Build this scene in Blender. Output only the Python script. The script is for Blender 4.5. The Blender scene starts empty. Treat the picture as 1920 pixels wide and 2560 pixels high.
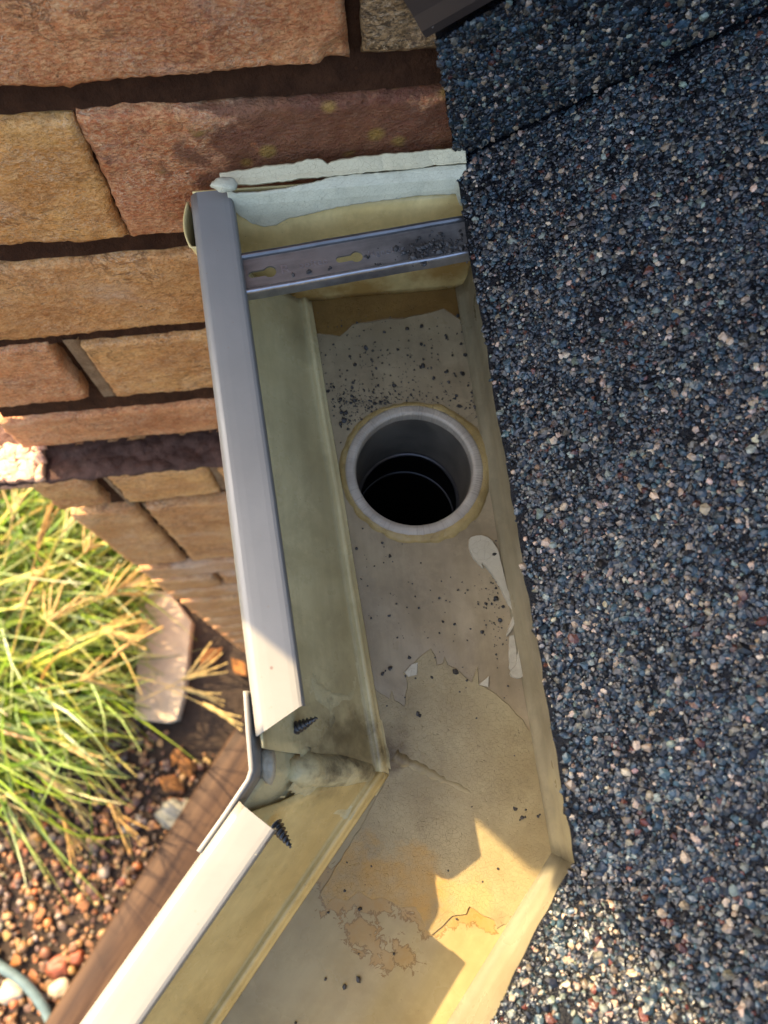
import bpy, bmesh, math, random
import numpy as np
from mathutils import Vector, Matrix, noise
from mathutils.geometry import tessellate_polygon

random.seed(7)
rng = np.random.default_rng(11)
scn = bpy.context.scene
col = scn.collection

# ------------------------------------------------------------------ camera
CAM_H = 1.9                                   # camera height above the garden bed (m)
FPX = 1900.0                                  # focal length in photo pixels (photo is 1920 x 2560)


def _c(px, py):
    return np.array([px - 960.0, 1280.0 - py, -FPX])


_D = _c(905, 1860); _D /= np.linalg.norm(_D)
AZ = -_D
_n = np.cross(_c(500, 600), _c(600, 592)); AX = np.cross(_n, AZ); AX /= np.linalg.norm(AX)
if AX[0] < 0: AX = -AX
AY = np.cross(AZ, AX)
ROT = np.array([AX, AY, AZ])

cam_d = bpy.data.cameras.new('camera')
cam = bpy.data.objects.new('camera', cam_d); col.objects.link(cam)
cam_d.sensor_fit = 'VERTICAL'; cam_d.sensor_height = 24.0
cam_d.lens = 24.0 * FPX / 2560.0
cam_d.clip_start = 0.01; cam_d.clip_end = 400
cam_d.dof.use_dof = True; cam_d.dof.focus_distance = 0.345; cam_d.dof.aperture_fstop = 7.5
M4 = Matrix([[*ROT[0], 0], [*ROT[1], 0], [*ROT[2], CAM_H], [0, 0, 0, 1]])
cam.matrix_world = M4
scn.camera = cam

# ------------------------------------------------------------------ sky and sun
SUN_ELEV, SUN_AZ = math.radians(39.3), math.radians(134.5)     # azimuth from +X, counter-clockwise
w = bpy.data.worlds.new('World'); scn.world = w; w.use_nodes = True
nt = w.node_tree; nt.nodes.clear()
sky = nt.nodes.new('ShaderNodeTexSky'); sky.sky_type = 'NISHITA'; sky.sun_disc = False
sky.sun_elevation = SUN_ELEV; sky.sun_rotation = math.radians(-44.5); sky.dust_density = 4.0; sky.air_density = 1.0; sky.ozone_density = 0.6
bg = nt.nodes.new('ShaderNodeBackground'); bg.inputs[1].default_value = 0.15
wo = nt.nodes.new('ShaderNodeOutputWorld')
nt.links.new(sky.outputs[0], bg.inputs[0]); nt.links.new(bg.outputs[0], wo.inputs[0])
sd = bpy.data.lights.new('sun', 'SUN'); sd.energy = 3.15; sd.angle = math.radians(0.5); sd.color = (1.0, 0.77, 0.46)
sun = bpy.data.objects.new('sun', sd); col.objects.link(sun)
S = Vector((math.cos(SUN_AZ) * math.cos(SUN_ELEV), math.sin(SUN_AZ) * math.cos(SUN_ELEV), math.sin(SUN_ELEV)))
sun.rotation_euler = S.to_track_quat('Z', 'Y').to_euler()
sun.location = (-2, 2, 4)
vs = scn.view_settings
vs.view_transform = 'Standard'; vs.look = 'None'; vs.gamma = 1.0; vs.use_curve_mapping = False
vs.exposure = 2.32

# ------------------------------------------------------------------ helpers
def ray(px, py):
    return ROT @ _c(px, py)


def at(px, py, d):
    """point on the level plane d metres below the camera"""
    r = ray(px, py); p = r * (d / -r[2]); p[2] += CAM_H
    return p


def atw(px, py, y):
    """point on the upright plane at y"""
    r = ray(px, py); p = r * (y / r[1]); p[2] += CAM_H
    return p


def proj(P):
    """photo pixels of world points"""
    P = np.asarray(P, float).reshape(-1, 3).copy(); P[:, 2] -= CAM_H
    c = P @ ROT
    return np.stack([960 + FPX * c[:, 0] / -c[:, 2], 1280 - FPX * c[:, 1] / -c[:, 2]], 1)


def Zd(d): return CAM_H - d


def mesh(name, verts, faces, mats, parent=None, smooth=True, colors=None, fmat=None, attrs=None):
    me = bpy.data.meshes.new(name)
    V = np.asarray(verts, np.float32)
    if isinstance(faces, np.ndarray):
        nf, k = faces.shape
        me.vertices.add(len(V)); me.vertices.foreach_set('co', V.ravel())
        me.loops.add(nf * k); me.loops.foreach_set('vertex_index', faces.astype(np.int32).ravel())
        me.polygons.add(nf); me.polygons.foreach_set('loop_start', np.arange(0, nf * k, k, dtype=np.int32))
        me.update(calc_edges=True)
    else:
        me.from_pydata([tuple(map(float, v)) for v in V], [], faces)
    me.polygons.foreach_set('use_smooth', np.full(len(me.polygons), smooth))
    if colors is not None:
        a = me.attributes.new('col', 'FLOAT_COLOR', 'POINT')
        a.data.foreach_set('color', np.asarray(colors, np.float32).ravel())
    for k, v in (attrs or {}).items():
        a = me.attributes.new(k, 'FLOAT', 'POINT'); a.data.foreach_set('value', np.asarray(v, np.float32))
    for m in (mats if isinstance(mats, (list, tuple)) else [mats]): me.materials.append(m)
    if fmat is not None: me.polygons.foreach_set('material_index', np.asarray(fmat, np.int32))
    me.validate(clean_customdata=False); me.update()
    o = bpy.data.objects.new(name, me); col.objects.link(o)
    if parent: adopt(o, parent)
    return o


def adopt(o, parent):
    o.parent = parent; o.matrix_parent_inverse = Matrix.Translation(-root_loc(parent))


def root_loc(p):
    l = Vector(p.location)
    return l


def empty(name, loc):
    o = bpy.data.objects.new(name, None); col.objects.link(o); o.location = loc; o.empty_display_size = .05
    return o


def tag(o, label=None, cat=None, group=None, kind=None):
    if label: o['label'] = label
    if cat: o['category'] = cat
    if group: o['group'] = group
    if kind: o['kind'] = kind
    return o


def solid(o, t, offset=0.0):
    m = o.modifiers.new('thickness', 'SOLIDIFY'); m.thickness = t; m.offset = offset
    return o


def N(v, s=1.0, seed=0.0):
    return noise.noise(Vector((v[0] * s + seed, v[1] * s - seed * .7, v[2] * s + seed * 1.3)))


def grid_faces(nu, nv):
    i = np.arange(nu - 1)[:, None]; j = np.arange(nv - 1)[None, :]
    a = (i * nv + j).ravel()
    return np.stack([a, a + 1, a + nv + 1, a + nv], 1)


def in_poly(pts, poly):
    x, y = pts[:, 0], pts[:, 1]; r = np.zeros(len(pts), bool); n = len(poly)
    for k in range(n):
        x1, y1 = poly[k]; x2, y2 = poly[(k + 1) % n]
        c = (y1 > y) != (y2 > y)
        with np.errstate(divide='ignore', invalid='ignore'):
            r ^= c & (x < (x2 - x1) * (y - y1) / (y2 - y1) + x1)
    return r


def tube(points, radii, seg=10, cap=True):
    P = [Vector(p) for p in points]; V = []; F = []
    up = Vector((0, 0, 1))
    for k, p in enumerate(P):
        t = (P[min(k + 1, len(P) - 1)] - P[max(k - 1, 0)]).normalized()
        a = t.cross(up)
        if a.length < 1e-3: a = t.cross(Vector((1, 0, 0)))
        a.normalize(); b = t.cross(a)
        r = radii[k] if hasattr(radii, '__len__') else radii
        for s in range(seg):
            th = 2 * math.pi * s / seg
            V.append(p + (a * math.cos(th) + b * math.sin(th)) * r)
    for k in range(len(P) - 1):
        for s in range(seg):
            s2 = (s + 1) % seg
            F.append((k * seg + s, k * seg + s2, (k + 1) * seg + s2, (k + 1) * seg + s))
    if cap:
        F.append(tuple(range(seg))[::-1]); F.append(tuple((len(P) - 1) * seg + s for s in range(seg)))
    return V, F


def ragged(poly, step, amp, seed, closed=True):
    """subdivide an outline and roughen it"""
    out = []; n = len(poly)
    for k in range(n if closed else n - 1):
        a = np.array(poly[k], float); b = np.array(poly[(k + 1) % n], float)
        L = np.linalg.norm(b - a); m = max(1, int(L / step))
        for q in range(m):
            p = a + (b - a) * q / m
            f = 0 if q == 0 else 1
            v = (p[0] / step * .37, p[1] / step * .37, seed)
            d = np.array([noise.noise(Vector(v)), noise.noise(Vector((v[0] + 31, v[1], v[2])))])
            out.append(p + d * amp)
    return out


def chaikin(poly, n=1):
    for _ in range(n):
        o = []
        for k in range(len(poly)):
            a = np.array(poly[k], float); b = np.array(poly[(k + 1) % len(poly)], float)
            o += [a * .75 + b * .25, a * .25 + b * .75]
        poly = o
    return poly


# ------------------------------------------------------------------ materials
class NG:
    def __init__(s, name):
        s.m = bpy.data.materials.new(name); s.m.use_nodes = True
        s.t = s.m.node_tree; s.b = s.t.nodes['Principled BSDF']
        s.co = s.t.nodes.new('ShaderNodeTexCoord').outputs['Object']

    def n(s, kind, **kw):
        d = s.t.nodes.new('ShaderNode' + kind)
        for k, v in kw.items(): setattr(d, k, v)
        return d

    def link(s, a, b): s.t.links.new(a, b)

    def put(s, sock, v):
        if isinstance(v, bpy.types.NodeSocket): s.link(v, sock)
        else: sock.default_value = v

    def noise(s, scale, detail=4, rough=.55, dist=0., vec=None):
        d = s.n('TexNoise'); d.inputs['Scale'].default_value = scale; d.inputs['Detail'].default_value = detail
        d.inputs['Roughness'].default_value = rough; d.inputs['Distortion'].default_value = dist
        s.link(vec or s.co, d.inputs['Vector']); return d.outputs['Fac']

    def voro(s, scale, feature='F1', vec=None, rnd=1.):
        d = s.n('TexVoronoi', feature=feature); d.inputs['Scale'].default_value = scale
        d.inputs['Randomness'].default_value = rnd
        s.link(vec or s.co, d.inputs['Vector']); return d.outputs['Distance']

    def map(s, scale=(1, 1, 1), rot=(0, 0, 0), loc=(0, 0, 0)):
        src = s.co
        if any(rot):
            r_ = s.n('Mapping'); r_.inputs['Rotation'].default_value = rot; s.link(src, r_.inputs['Vector']); src = r_.outputs[0]
        d = s.n('Mapping'); d.inputs['Scale'].default_value = scale; d.inputs['Location'].default_value = loc
        s.link(src, d.inputs['Vector']); return d.outputs[0]

    def ramp(s, fac, stops, interp='LINEAR'):
        d = s.n('ValToRGB'); e = d.color_ramp.elements; d.color_ramp.interpolation = interp
        while len(e) < len(stops): e.new(.5)
        for k, (p, c) in enumerate(stops):
            e[k].position = p; e[k].color = (*c, 1) if len(c) == 3 else c
        s.link(fac, d.inputs[0]); return d.outputs[0]

    def fr(s, fac, a, b, lo=0., hi=1.):
        d = s.n('MapRange'); d.inputs[1].default_value = a; d.inputs[2].default_value = b
        d.inputs[3].default_value = lo; d.inputs[4].default_value = hi
        s.link(fac, d.inputs[0]); return d.outputs[0]

    def mix(s, fac, a, b, mode='MIX'):
        d = s.n('Mix', data_type='RGBA', blend_type=mode)
        s.put(d.inputs[0], fac)
        for q, v in ((6, a), (7, b)):
            s.put(d.inputs[q], (*v, 1) if isinstance(v, tuple) and len(v) == 3 else v)
        return d.outputs[2]

    def math(s, op, a, b=0.):
        d = s.n('Math', operation=op); s.put(d.inputs[0], a); s.put(d.inputs[1], b); return d.outputs[0]

    def bump(s, h, strength=.5, dist=.001, prev=None):
        d = s.n('Bump'); d.inputs['Strength'].default_value = strength; d.inputs['Distance'].default_value = dist
        s.link(h, d.inputs['Height'])
        if prev: s.link(prev, d.inputs['Normal'])
        return d.outputs[0]

    def near(s, p, r0, r1):
        """1 near the point p, fading to 0 between r0 and r1 (a stain or darker area with a place of its own)"""
        d = s.n('VectorMath', operation='DISTANCE'); s.link(s.co, d.inputs[0]); d.inputs[1].default_value = tuple(p)
        nz = s.noise(90, 4, .6)
        q = s.math('ADD', d.outputs['Value'], s.fr(nz, .3, .7, -.35 * r1, .35 * r1))
        return s.fr(q, r0, r1, 1., 0.)

    def out(s, color=None, rough=None, metal=None, normal=None, spec=None, coat=None, sss=None):
        I = s.b.inputs
        if color is not None: s.put(I['Base Color'], (*color, 1) if isinstance(color, tuple) and len(color) == 3 else color)
        if rough is not None: s.put(I['Roughness'], rough)
        if metal is not None: s.put(I['Metallic'], metal)
        if normal is not None: s.link(normal, I['Normal'])
        if spec is not None: s.put(I['Specular IOR Level'], spec)
        if coat is not None: s.put(I['Coat Weight'], coat); I['Coat Roughness'].default_value = .12
        return s.m


def brick_mat(name, dark, mid, light, seed=0., dark_and_lichen=None, glaze=.3):
    g = NG(name)
    v = g.map(scale=(.75, 1, 1.25), loc=(seed, seed * .3, seed * 2))
    big = g.noise(22, 3, .5, vec=v)
    med = g.noise(130, 5, .65, .6, vec=v)
    c = g.ramp(g.math('ADD', g.math('MULTIPLY', big, .6), g.math('MULTIPLY', med, .4)),
               [(.3, dark), (.47, mid), (.64, light)])
    # wriggling pale lines: squiggly highlights put into the colour
    sq = g.noise(210, 3, .55, 1.6, vec=v)
    line = g.fr(g.math('ABSOLUTE', g.math('SUBTRACT', sq, .5)), .0, .035, 1., 0.)
    patch = g.fr(g.noise(45, 2, .5, vec=v), .42, .62)
    c = g.mix(g.math('MULTIPLY', line, g.math('MULTIPLY', patch, .8)), c, (.86, .62, .38))
    fl_ = g.fr(g.noise(520, 4, .7, .5, vec=v), .42, .60)
    c = g.mix(g.math('MULTIPLY', fl_, .5), c, (.80, .47, .20))
    dk_ = g.fr(g.noise(330, 4, .7, .8, vec=v), .60, .50, 0., 1.)
    c = g.mix(g.math('MULTIPLY', g.math('SUBTRACT', 1., dk_), .38), c, tuple(q * .55 for q in dark))
    clf = g.math('ABSOLUTE', g.math('SUBTRACT', g.noise(48, 5, .62, .9, vec=v), .5))
    c = g.mix(g.math('MULTIPLY', g.fr(clf, .022, .004), g.math('MULTIPLY', g.fr(g.noise(19, 2), .45, .6), .65)), c, tuple(q * .35 for q in dark))
    sm = g.fr(g.noise(13, 5, .65, .5, vec=v), .56, .72)
    c = g.mix(g.math('MULTIPLY', sm, .5), c, (.66, .47, .32))
    wet = g.fr(g.noise(9, 4, .6, vec=v), .54, .66)
    c = g.mix(g.math('MULTIPLY', wet, .22), c, tuple(q * 1.0 for q in dark))
    # pits
    pit = g.fr(g.voro(150, vec=v), .0, .16, 1., 0.)
    pitm = g.math('MULTIPLY', pit, g.fr(g.noise(60, 2, .5, vec=v), .52, .6))
    c = g.mix(g.math('MULTIPLY', pitm, .75), c, (.05, .025, .018))
    if dark_and_lichen:
        p, r, cc = dark_and_lichen
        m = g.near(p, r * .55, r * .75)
        c = g.mix(g.math('MULTIPLY', m, .85), c, g.mix(g.fr(big, .35, .65), (.11, .035, .018), (.2, .075, .03)))  # darker red area round the point
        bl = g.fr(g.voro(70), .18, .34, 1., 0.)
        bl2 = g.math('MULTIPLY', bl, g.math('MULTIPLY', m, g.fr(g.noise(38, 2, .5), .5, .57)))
        c = g.mix(g.math('MULTIPLY', bl2, .8), c, cc)  # yellowish lichen blotches inside that area
    h = g.math('ADD', g.math('MULTIPLY', med, .9), g.math('ADD', g.math('MULTIPLY', line, .12), g.math('MULTIPLY', pitm, -1.2)))
    fine = g.noise(700, 4, .7, vec=v)
    cl = g.math('ABSOLUTE', g.math('SUBTRACT', g.noise(48, 5, .62, .9, vec=v), .5))
    gr_ = g.voro(620, vec=v)
    nb = g.bump(gr_, .5, .0007, g.bump(fine, .8, .0010, g.bump(h, .7, .0024, g.bump(g.fr(cl, 0., .04), .2, .0012))))
    return g.out(c, g.fr(med, .3, .7, .28, .6), normal=nb, spec=glaze)


MAT = {}
MAT['brick_salmon'] = brick_mat('brick_salmon', (0.318, 0.083, 0.025), (0.551, 0.181, 0.058), (0.657, 0.265, 0.094), 1.3)
MAT['brick_ochre'] = brick_mat('brick_ochre', (0.382, 0.127, 0.025), (0.615, 0.255, 0.054), (0.700, 0.353, 0.094), 4.1)
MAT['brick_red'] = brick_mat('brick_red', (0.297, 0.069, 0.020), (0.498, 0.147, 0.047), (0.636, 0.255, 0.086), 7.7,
                             dark_and_lichen=((.02, .26, Zd(.30)), .105, (.34, .19, .04)))
MAT['brick_tan'] = brick_mat('brick_tan', (0.360, 0.122, 0.029), (0.572, 0.235, 0.061), (0.700, 0.353, 0.108), 9.2)
MAT['brick_brown'] = brick_mat('brick_brown', (0.276, 0.083, 0.023), (0.488, 0.186, 0.054), (0.636, 0.304, 0.101), 12.9)
MAT['ledge_wet_sunlit'] = brick_mat('ledge_wet_sunlit', (.30, .11, .055), (.46, .19, .10), (.55, .26, .15), 21., glaze=.9)  # salmon tone carrying the sunlight on the wet ledge end
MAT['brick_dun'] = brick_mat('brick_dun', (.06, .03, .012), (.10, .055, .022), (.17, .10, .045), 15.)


def simple(name, base, var=.25, scale=40, rough=.5, metal=0., bump=.2, bscale=300, bd=.0005, spec=.5, coat=None):
    g = NG(name)
    nz = g.noise(scale, 4, .6)
    d = tuple(max(0, c * (1 - var)) for c in base); l = tuple(min(1, c * (1 + var)) for c in base)
    c = g.ramp(nz, [(.3, d), (.7, l)])
    nb = g.bump(g.noise(bscale, 4, .65), bump, bd)
    return g.out(c, rough, metal, nb, spec, coat)


def attr_mat(name, rough=.4, spec=.5, coat=None, bump=0., bscale=500, trans=0., var=.0):
    g = NG(name)
    a = g.n('Attribute', attribute_name='col')
    c = a.outputs['Color']
    if var:
        nz = g.noise(bscale * .6, 4, .65)
        c = g.mix(1., c, g.ramp(nz, [(.3, (1 - var,) * 3), (.7, (1 + var,) * 3)]), 'MULTIPLY')
    nb = g.bump(g.noise(bscale, 3, .6), bump, .0006) if bump else None
    m = g.out(c, rough, 0., nb, spec, coat)
    if trans:
        tr = g.n('BsdfTranslucent'); g.link(c, tr.inputs[0])
        mx = g.n('MixShader'); mx.inputs[0].default_value = trans
        g.link(g.b.outputs[0], mx.inputs[1]); g.link(tr.outputs[0], mx.inputs[2])
        g.link(mx.outputs[0], g.t.nodes['Material Output'].inputs[0])
    return m


def mortar_mat(name, a, b, rough=.8):
    g = NG(name)
    c = g.ramp(g.noise(90, 6, .7), [(.3, a), (.7, b)])
    sp = g.math('MULTIPLY', g.fr(g.voro(260), .0, .22, 1, 0), g.fr(g.noise(70, 2), .5, .6))
    c = g.mix(g.math('MULTIPLY', sp, .5), c, tuple(min(1, q * 2.2) for q in b))
    nb = g.bump(g.noise(420, 5, .7), .9, .0016, g.bump(g.noise(60, 3), .6, .004))
    return g.out(c, rough, normal=nb, spec=.12 if rough > .5 else .35)


MAT['mortar'] = mortar_mat('mortar', (.026, .0095, .0035), (.068, .027, .011), .75)
MAT['mortar_pale'] = mortar_mat('mortar_pale', (.17, .095, .045), (.33, .21, .11))
MAT['mortar_wet'] = mortar_mat('mortar_wet', (.045, .022, .015), (.12, .062, .042), .52)


def paint_mat(name, base, rough=.35):
    g = NG(name)
    c = g.ramp(g.noise(22, 6, .68, .5), [(.3, tuple(q * .87 for q in base)), (.7, base)])
    spot = g.math('MULTIPLY', g.fr(g.voro(60), .03, .06, 1, 0), g.fr(g.noise(23, 1), .48, .52))
    c = g.mix(g.math('MULTIPLY', spot, .8), c, (.12, .06, .045))
    fs = g.math('MULTIPLY', g.fr(g.voro(220), .05, .11, 1, 0), g.fr(g.noise(33, 1), .52, .58))
    c = g.mix(g.math('MULTIPLY', fs, .7), c, (.2, .15, .11))
    nb = g.bump(g.noise(500, 2, .5), .06, .0004)
    return g.out(c, g.fr(g.noise(40, 4), .3, .7, rough - .06, rough + .08), normal=nb, spec=.45)


MAT['paint'] = paint_mat('beige_paint', (.215, .202, .174))


def trough_mat(name, base, grime, streak, rough=.3, metal=.0, rot=0., dirt_at=None, stain=None, pud=False, coat=.08):
    g = NG(name)
    v = g.map(scale=(1, .08, .35), rot=(0, 0, rot))
    st = g.noise(230, 3, .6, vec=v)
    smg = g.fr(g.noise(17, 6, .68, .8), .46, .68)
    bl = g.noise(26, 5, .62)
    c = g.mix(g.fr(bl, .35, .68), base, grime)
    c = g.mix(g.math('MULTIPLY', g.fr(st, .42, .62), streak), c, tuple(q * .62 for q in grime))
    c = g.mix(g.math('MULTIPLY', smg, .5), c, tuple(q * .6 for q in grime))
    c = g.mix(g.math('MULTIPLY', g.fr(g.noise(75, 6, .72), .52, .72), .35), c, tuple(min(1, q * 1.25) for q in base))
    sp = g.math('MULTIPLY', g.fr(g.voro(420), .05, .13, 1, 0), g.fr(g.noise(55, 3), .53, .6))
    c = g.mix(g.math('MULTIPLY', sp, .6), c, (.07, .05, .03))
    for p, r, sc_ in (stain or []):
        c = g.mix(g.math('MULTIPLY', g.near(p, r * .2, r), .8), c, sc_)
    for p, r in (dirt_at or []):
        c = g.mix(g.math('MULTIPLY', g.near(p, r * .1, r), .8), c, (.07, .045, .02))
    if pud:
        sa_ = g.n('Attribute', attribute_name='stain').outputs['Fac']
        q_ = g.math('ADD', sa_, g.math('ADD', g.fr(g.noise(170, 5, .7, .6), .3, .7, -.0042, .0042), g.fr(g.noise(60, 3), .3, .7, -.003, .003)))
        ins = g.fr(q_, -.0004, .0006); rim = g.math('MULTIPLY', g.fr(q_, -.0005, .0003), g.fr(q_, .0014, .0004))
        c = g.mix(g.math('MULTIPLY', ins, g.fr(g.noise(120, 5, .7), .3, .65, .25, .8)), c, (.29, .165, .04))
        c = g.mix(g.math('MULTIPLY', rim, .8), c, (.13, .07, .018))
        fog = g.fr(g.noise(45, 4, .6), .5, .66)
        c = g.mix(g.math('MULTIPLY', fog, .35), c, (.24, .17, .07))
    ga = g.n('Attribute', attribute_name='grime')
    c = g.mix(g.math('MULTIPLY', ga.outputs['Fac'], .6), c, tuple(q * .38 for q in grime))
    nb = g.bump(st, .05, .0003, g.bump(g.noise(320, 4, .6), .1, .0005))
    return g.out(c, g.fr(bl, .3, .7, rough - .09, rough + .10), metal, nb, .28, coat)


def film_mat(name, base, other, crack=.6, scale=330, rough=.36, amber=None):
    g = NG(name)
    dv = g.n('VectorMath', operation='ADD'); g.link(g.co, dv.inputs[0])
    nn = g.n('TexNoise'); nn.inputs['Scale'].default_value = 160; g.link(g.co, nn.inputs['Vector'])
    sc = g.n('VectorMath', operation='SCALE'); g.link(nn.outputs['Color'], sc.inputs[0]); sc.inputs['Scale'].default_value = .004
    g.link(sc.outputs[0], dv.inputs[1])
    e = g.voro(scale, 'DISTANCE_TO_EDGE', dv.outputs[0])
    ln = g.fr(e, .0, .028, 1., 0.)
    mask = g.fr(g.noise(34, 3, .5), .38, .58)
    c = g.mix(g.fr(g.noise(30, 5, .68), .35, .66), base, other)
    c = g.mix(g.math('MULTIPLY', g.fr(g.noise(70, 6, .7, .7), .52, .68), .35), c, tuple(q * .6 for q in other))
    if amber:
        for p, r, ac in amber:
            c = g.mix(g.math('MULTIPLY', g.near(p, r * .55, r * .85), g.fr(g.noise(150, 5, .7), .3, .65, .3, .85)), c, ac)
    c = g.mix(g.math('MULTIPLY', g.math('MULTIPLY', ln, mask), crack), c, tuple(q * .35 for q in other))
    at_ = g.n('Attribute', attribute_name='edge')
    c = g.mix(g.math('MULTIPLY', at_.outputs['Fac'], .22), c, tuple(q * .45 for q in other))
    nb = g.bump(g.math('MULTIPLY', ln, -1.), .5, .0006, g.bump(g.noise(120, 4, .6), .25, .0012))
    return g.out(c, rough, 0., nb, .3)


FLOOR_D, RIM_D = .370, .290
MAT['liner'] = trough_mat('yellowed_lining', (.70, .585, .30), (.56, .45, .21), .22, .3,
                          dirt_at=[(at(800, 1872, .35), .028), (at(880, 1885, .365), .022)])
MAT['liner_gold'] = trough_mat('golden_lining', (.69, .53, .225), (.57, .415, .155), .25, .24, rot=math.radians(42), dirt_at=[(at(800, 1880, .35), .022), (at(880, 1890, .365), .016)], stain=[(at(1140, 670, .345), .03, (.30, .15, .03)), (at(900, 715, .365), .022, (.36, .19, .04)), (at(760, 720, .365), .022, (.30, .15, .03))])
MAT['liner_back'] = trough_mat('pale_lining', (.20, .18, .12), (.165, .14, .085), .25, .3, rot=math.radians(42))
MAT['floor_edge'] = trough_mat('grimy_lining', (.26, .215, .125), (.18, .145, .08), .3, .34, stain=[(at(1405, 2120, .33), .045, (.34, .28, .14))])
MAT['floor_bare'] = trough_mat('bare_floor', (.34, .265, .15), (.22, .165, .09), .15, .36)
MAT['floor_run'] = trough_mat('olive_floor', (.335, .265, .125), (.27, .205, .085), .1, .3, rot=math.radians(42), pud=True)
MAT['film'] = film_mat('cream_film', (.33, .265, .135), (.25, .19, .09), .4, 640,
                       amber=[(at(1010, 2230, FLOOR_D), .026, (.36, .21, .05)), (at(870, 2190, FLOOR_D), .02, (.36, .21, .05)),
                              (at(1180, 2250, FLOOR_D), .014, (.34, .245, .10)), (at(960, 1880, FLOOR_D), .017, (.12, .075, .03)), (at(900, 1880, FLOOR_D), .02, (.10, .065, .028))])
MAT['film_pale'] = film_mat('pale_film', (.56, .485, .26), (.45, .37, .18), .35, 420, amber=[(at(800, 1872, .35), .026, (.045, .032, .018)), (at(880, 1885, .365), .02, (.06, .04, .02))])
MAT['amber'] = film_mat('amber_stain', (.33, .20, .06), (.25, .13, .03), .25, 700, .3)
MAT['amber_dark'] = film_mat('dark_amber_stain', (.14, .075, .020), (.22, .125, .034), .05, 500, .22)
MAT['pucker'] = film_mat('puckered_film', (.22, .16, .075), (.28, .215, .11), .2, 700, .4)
MAT['white_seal'] = film_mat('white_sealant', (.58, .54, .37), (.50, .46, .31), .22, 560, .3)
MAT['cream_seal'] = film_mat('cream_sealant', (.62, .54, .33), (.55, .47, .28), .08, 500, .28)
MAT['bead_seal'] = film_mat('bead_sealant', (.42, .31, .125), (.26, .17, .055), .3, 260, .35)
MAT['blob_seal'] = film_mat('blob_sealant', (.47, .42, .30), (.40, .35, .24), .2, 260, .35)
MAT['zinc'] = simple('zinc_strap', (.33, .325, .32), .18, 60, .34, .85, .15, 500)
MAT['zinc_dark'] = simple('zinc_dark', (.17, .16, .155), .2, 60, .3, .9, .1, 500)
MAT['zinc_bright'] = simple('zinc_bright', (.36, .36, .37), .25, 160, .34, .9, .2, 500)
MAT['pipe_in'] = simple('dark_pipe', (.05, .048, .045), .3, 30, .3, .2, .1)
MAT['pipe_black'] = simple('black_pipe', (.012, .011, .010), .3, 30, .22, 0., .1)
MAT['screw'] = simple('screw_steel', (.10, .095, .09), .3, 300, .32, .8, .2)
MAT['bitumen'] = simple('bitumen', (.003, .0035, .005), .3, 200, .22, 0., .8, 420, .0018, .12)
MAT['granule'] = attr_mat('granule', .3, .45, .05, .5, 900, var=.35)
MAT['grit'] = simple('grit', (.028, .024, .02), .4, 900, .5)
MAT['flash'] = simple('brown_flashing', (.040, .027, .021), .1, 20, .38, 0., .08, 400)
MAT['flash_dark'] = simple('dark_hem', (.02, .014, .012), .1, 20, .45)
MAT['scratch'] = simple('scratch', (.45, .42, .40), .2, 200, .5)
MAT['pebble'] = attr_mat('pebble', .48, .4, None, .4, 240, var=.3)
MAT['blade'] = attr_mat('grass_blade', .38, .5, None, 0, trans=.22)
MAT['seed'] = attr_mat('seed_head', .6, .3, None, .5, 900, trans=.2, var=.2)
MAT['drop'] = None
MAT['soil'] = mortar_mat('soil', (.018, .012, .008), (.05, .032, .02), .55)
MAT['leaf'] = simple('dry_leaf', (.20, .075, .012), .6, 60, .85, 0., .4, 200, .001)
MAT['hose'] = simple('hose', (.10, .14, .13), .2, 40, .4)
MAT['slab'] = simple('sandstone', (.40, .30, .19), .2, 20, .7, 0., .3, 200, .001)
MAT['rock'] = simple('grey_rock', (.16, .15, .11), .4, 30, .5, 0., .5, 80, .004)
MAT['red_rock'] = simple('red_rock', (.20, .05, .018), .5, 45, .6, 0., .6, 90, .004)


def wood_mat():
    g = NG('brown_timber')
    v = g.map(scale=(1, .06, 1), rot=(0, 0, math.radians(38)))
    gr = g.noise(60, 6, .65, .4, vec=v)
    c = g.ramp(gr, [(.3, (.02, .010, .005)), (.5, (.042, .021, .010)), (.7, (.080, .043, .020))])
    return g.out(c, .6, normal=g.bump(gr, .5, .003), spec=.15)


MAT['wood'] = wood_mat()
g = NG('dew'); g.out((.9, .95, 1.), .04); g.b.inputs['Transmission Weight'].default_value = 1.; g.b.inputs['IOR'].default_value = 1.33
MAT['drop'] = g.m

# ------------------------------------------------------------------ ground
gs = mesh('ground', [(-40, -40, 0), (40, -40, 0), (40, 40, 0), (-40, 40, 0)], [(0, 1, 2, 3)], MAT['soil'], smooth=False)
tag(gs, kind='structure')


def ico(sub):
    bm = bmesh.new(); bmesh.ops.create_icosphere(bm, subdivisions=sub, radius=1.0)
    V = np.array([v.co[:] for v in bm.verts]); F = np.array([[v.index for v in f.verts] for f in bm.faces]); bm.free()
    return V, F


def scatter(centers, sizes, squash, colors, base, seed, normals=None, rough=.25):
    """many rough lumps in one mesh: returns verts, faces, colors"""
    V0, F0 = ico(base); r = np.random.default_rng(seed); n = len(centers); k = len(V0)
    A = r.normal(size=(n, 3, 3)); Q = np.linalg.qr(A)[0]
    st = 1 + r.uniform(-.3, .3, (n, 1, 3))
    jit = 1 + r.uniform(-rough, rough, (n, k, 1))
    L = (V0[None] * st * jit) @ Q
    L = L * sizes[:, None, None]
    if normals is None:
        L[:, :, 2] *= squash
    else:
        h = np.einsum('nki,ni->nk', L, normals)
        L = L - (1 - squash) * h[:, :, None] * normals[:, None, :]
    V = (centers[:, None, :] + L).reshape(-1, 3)
    F = (F0[None] + (np.arange(n) * k)[:, None, None]).reshape(-1, 3)
    C = np.repeat(np.concatenate([colors, np.ones((n, 1))], 1), k, 0)
    return V, F, C


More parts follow.
